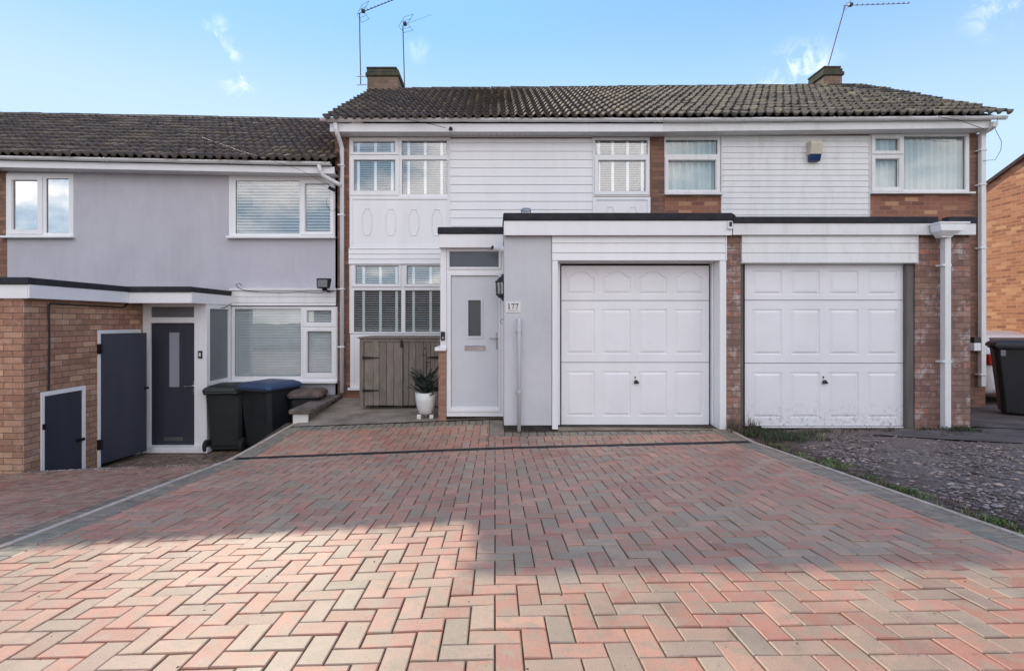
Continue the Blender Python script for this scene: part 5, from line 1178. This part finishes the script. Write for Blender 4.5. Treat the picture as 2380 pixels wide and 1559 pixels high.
# white car parked behind the bin
cy0 = 9.9; cxm = X(2287, cy0) + .92; gz = -1.66
car = empty('parked_car', (cxm, cy0 + 2, gz), 'white parked car showing its roof and red tail light behind the black bin', 'car')
def ringc(y, hw, zb_, zsh, zt_, tw): return [(cxm - hw * .94, y, zb_), (cxm + hw * .94, y, zb_), (cxm + hw, y, (zb_ + zsh) / 2), (cxm + hw * .97, y, zsh), (cxm + tw, y, zt_), (cxm - tw, y, zt_), (cxm - hw * .97, y, zsh), (cxm - hw, y, (zb_ + zsh) / 2)]
g = gz
secs = [ringc(cy0, .74, g + .34, g + .85, g + .93, .55), ringc(cy0 + .12, .84, g + .24, g + .93, g + 1.02, .66), ringc(cy0 + .45, .87, g + .22, g + .95, g + 1.36, .58), ringc(cy0 + .9, .88, g + .22, g + .95, g + 1.44, .56), ringc(cy0 + 2.1, .88, g + .22, g + .93, g + 1.45, .56), ringc(cy0 + 2.9, .88, g + .22, g + .90, g + 1.0, .68), ringc(cy0 + 3.7, .84, g + .25, g + .80, g + .88, .62), ringc(cy0 + 4.0, .72, g + .32, g + .62, g + .70, .5)]
m = MB(); vs = [p for s_ in secs for p in s_]; m.add(vs, [(8 * i + k, 8 * i + (k + 1) % 8, 8 * i + 8 + (k + 1) % 8, 8 * i + 8 + k) for i in range(len(secs) - 1) for k in range(8)] + [tuple(range(7, -1, -1)), tuple(8 * (len(secs) - 1) + k for k in range(8))])
bd = m.build('body', 'car_paint', car, smooth=True); md = bd.modifiers.new('bevel', 'BEVEL'); md.width = .05; md.segments = 3; md.angle_limit = R(25)
m = MB(); m.prism([(cxm - .50, cy0 + .13, g + 1.04), (cxm + .50, cy0 + .13, g + 1.04), (cxm + .46, cy0 + .39, g + 1.31), (cxm - .46, cy0 + .39, g + 1.31)], (0, -.02, .012)); m.build('rear_window', 'glass_dark', car)
for s_ in (-1, 1):
    m = MB(); m.box(cxm + s_ * .72 - .10, cxm + s_ * .72 + .10, cy0 + .0, cy0 + .10, g + .80, g + 1.02); m.build('tail_light', 'red_lens', car, bevel=.03, seg=2)
    for yy in (cy0 + .75, cy0 + 3.2):
        m = MB(); m.tube([(cxm + s_ * .70, yy, g + .30), (cxm + s_ * .885, yy, g + .30)], .30, 24); wh_ = m.build('wheel', 'tyre', car, bevel=.03)
        m = MB(); m.tube([(cxm + s_ * .886, yy, g + .30), (cxm + s_ * .892, yy, g + .30)], .18, 20); m.build('rim', 'steel', wh_)
    m = MB(); m.prism([(cxm + s_ * .872, cy0 + .62, g + .99), (cxm + s_ * .872, cy0 + 2.5, g + .97), (cxm + s_ * .62, cy0 + 2.1, g + 1.38), (cxm + s_ * .62, cy0 + .95, g + 1.38)], (s_ * .012, 0, .0)); m.build('side_window', 'glass_dark', car)

# ------------------------------------------------------------------ loose ground cover
rnd = random.Random(11)
def blade(m, x, y, z, h, col, w_=.003):
    a_ = rnd.uniform(0, 6.28); ln = h * rnd.uniform(.25, .9); dx, dy = math.cos(a_) * ln, math.sin(a_) * ln; px_, py_ = -math.sin(a_) * w_, math.cos(a_) * w_
    m.add([(x - px_, y - py_, z), (x + px_, y + py_, z), (x + px_ * .7 + dx * .4, y + py_ * .7 + dy * .4, z + h * .65), (x - px_ * .7 + dx * .4, y - py_ * .7 + dy * .4, z + h * .65), (x + dx, y + dy, z + h * .95)], [(0, 1, 2, 3), (3, 2, 4)], col)
m = MB()
def tuft(x, y, n, r_, h, cols, gf):
    for _ in range(n):
        a_ = rnd.uniform(0, 6.28); q_ = r_ * math.sqrt(rnd.random()); xx_, yy_ = x + math.cos(a_) * q_, y + math.sin(a_) * q_
        c_ = rnd.choice(cols); g_ = rnd.uniform(.7, 1.3); blade(m, xx_, yy_, gf(xx_, yy_) - .005, h * rnd.uniform(.4, 1.2), (c_[0] * g_, c_[1] * g_, c_[2] * g_), .0035)
GR = [(.10, .18, .03), (.07, .14, .03), (.15, .21, .05)]; GD = [(.03, .055, .022), (.04, .06, .03), (.06, .06, .035)]; BR = [(.15, .10, .05), (.09, .05, .03)]
def grx(x, y): return g_right(x, y)
for k in range(46): tuft(3.15 + abs(rnd.gauss(0, .42)), rnd.uniform(6.05, 6.72), 50, .10, .07, GD + [GR[1], BR[1]], grx)
for k in range(95):
    y = rnd.uniform(1.6, 6.3); t = (6.3 - y) / 4.7; x = warp(2.97, y) + .05 + abs(rnd.gauss(0, .09)) + .02
    tuft(x, y, int(12 + 45 * rnd.random() ** 2), .06, .045, rnd.choice([GR + BR, GD + BR, GR, BR]), grx)
for k in range(14): tuft(rnd.uniform(3.02, 3.26), rnd.uniform(1.8, 3.3), 90, .07, .045, GR + [BR[0]], grx)
for k in range(20): tuft(rnd.uniform(4.0, 6.2), rnd.uniform(6.62, 6.76), 26, .07, .05, GD + BR, grx)
for k in range(8): tuft(rnd.uniform(5.75, 6.35), rnd.uniform(6.45, 6.7), 45, .09, .07, GD, grx)
for k in range(14): tuft(rnd.uniform(6.5, 7.1), rnd.uniform(7.6, 8.9), 50, .10, .12, GD, grx)
for k in range(10): tuft(rnd.uniform(3.05, 3.35), rnd.uniform(6.6, 6.78), 16, .05, .20, BR + GD, grx)
tag(m.build('weeds', 'grass'), 'green and brown weeds along the edge of the drive', None, None, 'stuff')
m = MB()
def pebble(m, x, y, z, s_, col, flat=.5):
    a_ = rnd.uniform(0, 6.28); ca, sa = math.cos(a_), math.sin(a_); lx_, ly_ = s_ * rnd.uniform(.7, 1.5), s_ * rnd.uniform(.5, .9); n = 6; vs = []
    for (k_, zz_) in ((.8, 0), (1, s_ * flat * .5), (.55, s_ * flat)):
        for i in range(n):
            t = 2 * math.pi * i / n; u, v = math.cos(t) * lx_ * k_ * rnd.uniform(.8, 1.15), math.sin(t) * ly_ * k_ * rnd.uniform(.8, 1.15); vs.append((x + u * ca - v * sa, y + u * sa + v * ca, z + zz_))
    m.add(vs, [(n * j + i, n * j + (i + 1) % n, n * j + n + (i + 1) % n, n * j + n + i) for j in range(2) for i in range(n)] + [tuple(range(2 * n, 3 * n))], col)
for k in range(21000):
    y = rnd.uniform(1.5, 6.6); x = rnd.uniform(3.1, 3.1 + 3.6 * (1 - abs(y - 4) * .08))
    edge = 4.65 + (6.45 - y) * 1.6
    if x > edge: continue
    dens = (1.0 if y < 5.6 else .3) * (.35 + .9 * (math.sin(x * 3.1 + y * 1.7) * math.sin(y * 2.3 - x) > -.35))
    if rnd.random() > dens * (.35 if x < 3.35 else 1): continue
    g_ = rnd.uniform(.5, 1.5); c_ = rnd.choice([(.20, .155, .135), (.25, .195, .165), (.17, .145, .135), (.32, .24, .19), (.10, .075, .06), (.12, .095, .08)])
    pebble(m, x, y, g_right(x, y) - .012, rnd.choice([.006, .008, .011, .015, .020]) * (1.0 if rnd.random() < .95 else 1.8), tuple(v * g_ for v in c_), .45)
tag(m.build('gravel', 'gravel'), 'loose grey and brown stones on the rough drive', None, None, 'stuff')
m = MB()
for k in range(420):
    y = rnd.uniform(1.5, 7.2); x = rnd.uniform(-2.9, 2.9)
    if y > 6.5 and x > -.1: continue
    w_ = rnd.random() < .22; c_ = (.6, .58, .54) if w_ else rnd.choice([(.03, .025, .022), (.05, .035, .025), (.02, .02, .025)])
    pebble(m, x, y, g_drive(x, y) - .001, rnd.uniform(.0018, .0045) if not w_ else rnd.uniform(.002, .006), c_, .7)
for k in range(500):
    y = rnd.uniform(5.7, 7.9); x = rnd.uniform(-5.5, -3.15); w_ = rnd.random() < .35
    pebble(m, x, y, g_left(x, y), rnd.uniform(.004, .011), (.5, .48, .45) if w_ else (.06, .04, .03), .5)
for k in range(700):
    y = 6.1 + rnd.random() ** 2 * 1.0; x = rnd.uniform(-5.55, -4.5); pebble(m, x, y, g_left(x, y), rnd.uniform(.004, .012), rnd.choice([(.5, .48, .45), (.3, .27, .24), (.08, .05, .04)]), .5)
tag(m.build('grit', 'gravel'), 'scattered grit and crumbs on the block paving', None, None, 'stuff')
m = MB()
for k in range(260):
    if k < 150: x, y, gf = rnd.uniform(3.15, 4.1), rnd.uniform(2.2, 3.4), g_right
    elif k < 210: x, y, gf = rnd.uniform(3.1, 6.3), rnd.uniform(6.2, 6.75), g_right
    else: x, y, gf = rnd.uniform(-5.4, -3.2), rnd.uniform(7.2, 8.3), g_left
    a_ = rnd.uniform(0, 6.28); s_ = rnd.uniform(.012, .03); u = Vector((math.cos(a_), math.sin(a_), rnd.uniform(-.3, .5))) * s_; v = Vector((-math.sin(a_), math.cos(a_), rnd.uniform(-.3, .3))) * s_ * .55; c = Vector((x, y, gf(x, y) + .006))
    m.add([c - u, c - v, c + u, c + v], [(0, 1, 2, 3)])
tag(m.build('fallen_leaves', 'leaf_litter'), 'dead brown leaves on the rough ground', None, None, 'stuff')

# ------------------------------------------------------------------ across the street (seen only as reflections in the glass)
OH = empty('house_opposite', (2, -40, -.86), 'brick houses across the street, mirrored in the front windows', 'house')
mb = MB(); mb.box(-20, 14, -46, -39, -.9, 1.9); mb.build('wall', 'concrete_dark', OH)
mb = MB(); mb.prism([(-20.3, -38.7, 1.85), (-20.3, -46.3, 1.85), (-20.3, -42.5, 3.7)], (34.6, 0, 0)); mb.build('roof', 'opp_roof', OH)
mb = MB()
for k in range(7):
    for zz in (-.3, 1.0): mb.box(-18.5 + k * 4.6, -16.7 + k * 4.6, -38.99, -38.9, zz, zz + .7)
mb.build('window', 'glass_dark', OH)
def baretree(x, y, h, seed, label):
    r_ = random.Random(seed); t = empty('bare_tree', (x, y, -.86), label, 'tree'); m = MB(); tw = MB()
    def grow(p, d_, ln, rad, lvl):
        e = p + d_ * ln; (m if lvl < 2 else tw).tube([p, p.lerp(e, .5) + Vector((r_.gauss(0, .03), r_.gauss(0, .03), 0)) * ln, e], [rad, rad * .85, rad * .65], 6 if lvl < 2 else 4, cap=False)
        if lvl >= 5: return
        for _ in range(3 if lvl < 4 else 4):
            nd = (d_ + Vector((r_.gauss(0, .45), r_.gauss(0, .45), r_.gauss(.12, .3)))).normalized(); grow(p.lerp(e, r_.uniform(.6, 1)), nd, ln * r_.uniform(.6, .85), rad * .55, lvl + 1)
    grow(Vector((x, y, -.9)), Vector((0, 0, 1)), h * .30, .16, 0)
    m.build('trunk', 'bark', t); tw.build('crown', 'bark', t)
baretree(15.5, -14, 10, 3, 'bare branched tree mirrored in the right upper windows')
baretree(8.5, -17, 9, 8, 'smaller bare tree mirrored in the narrow right window')
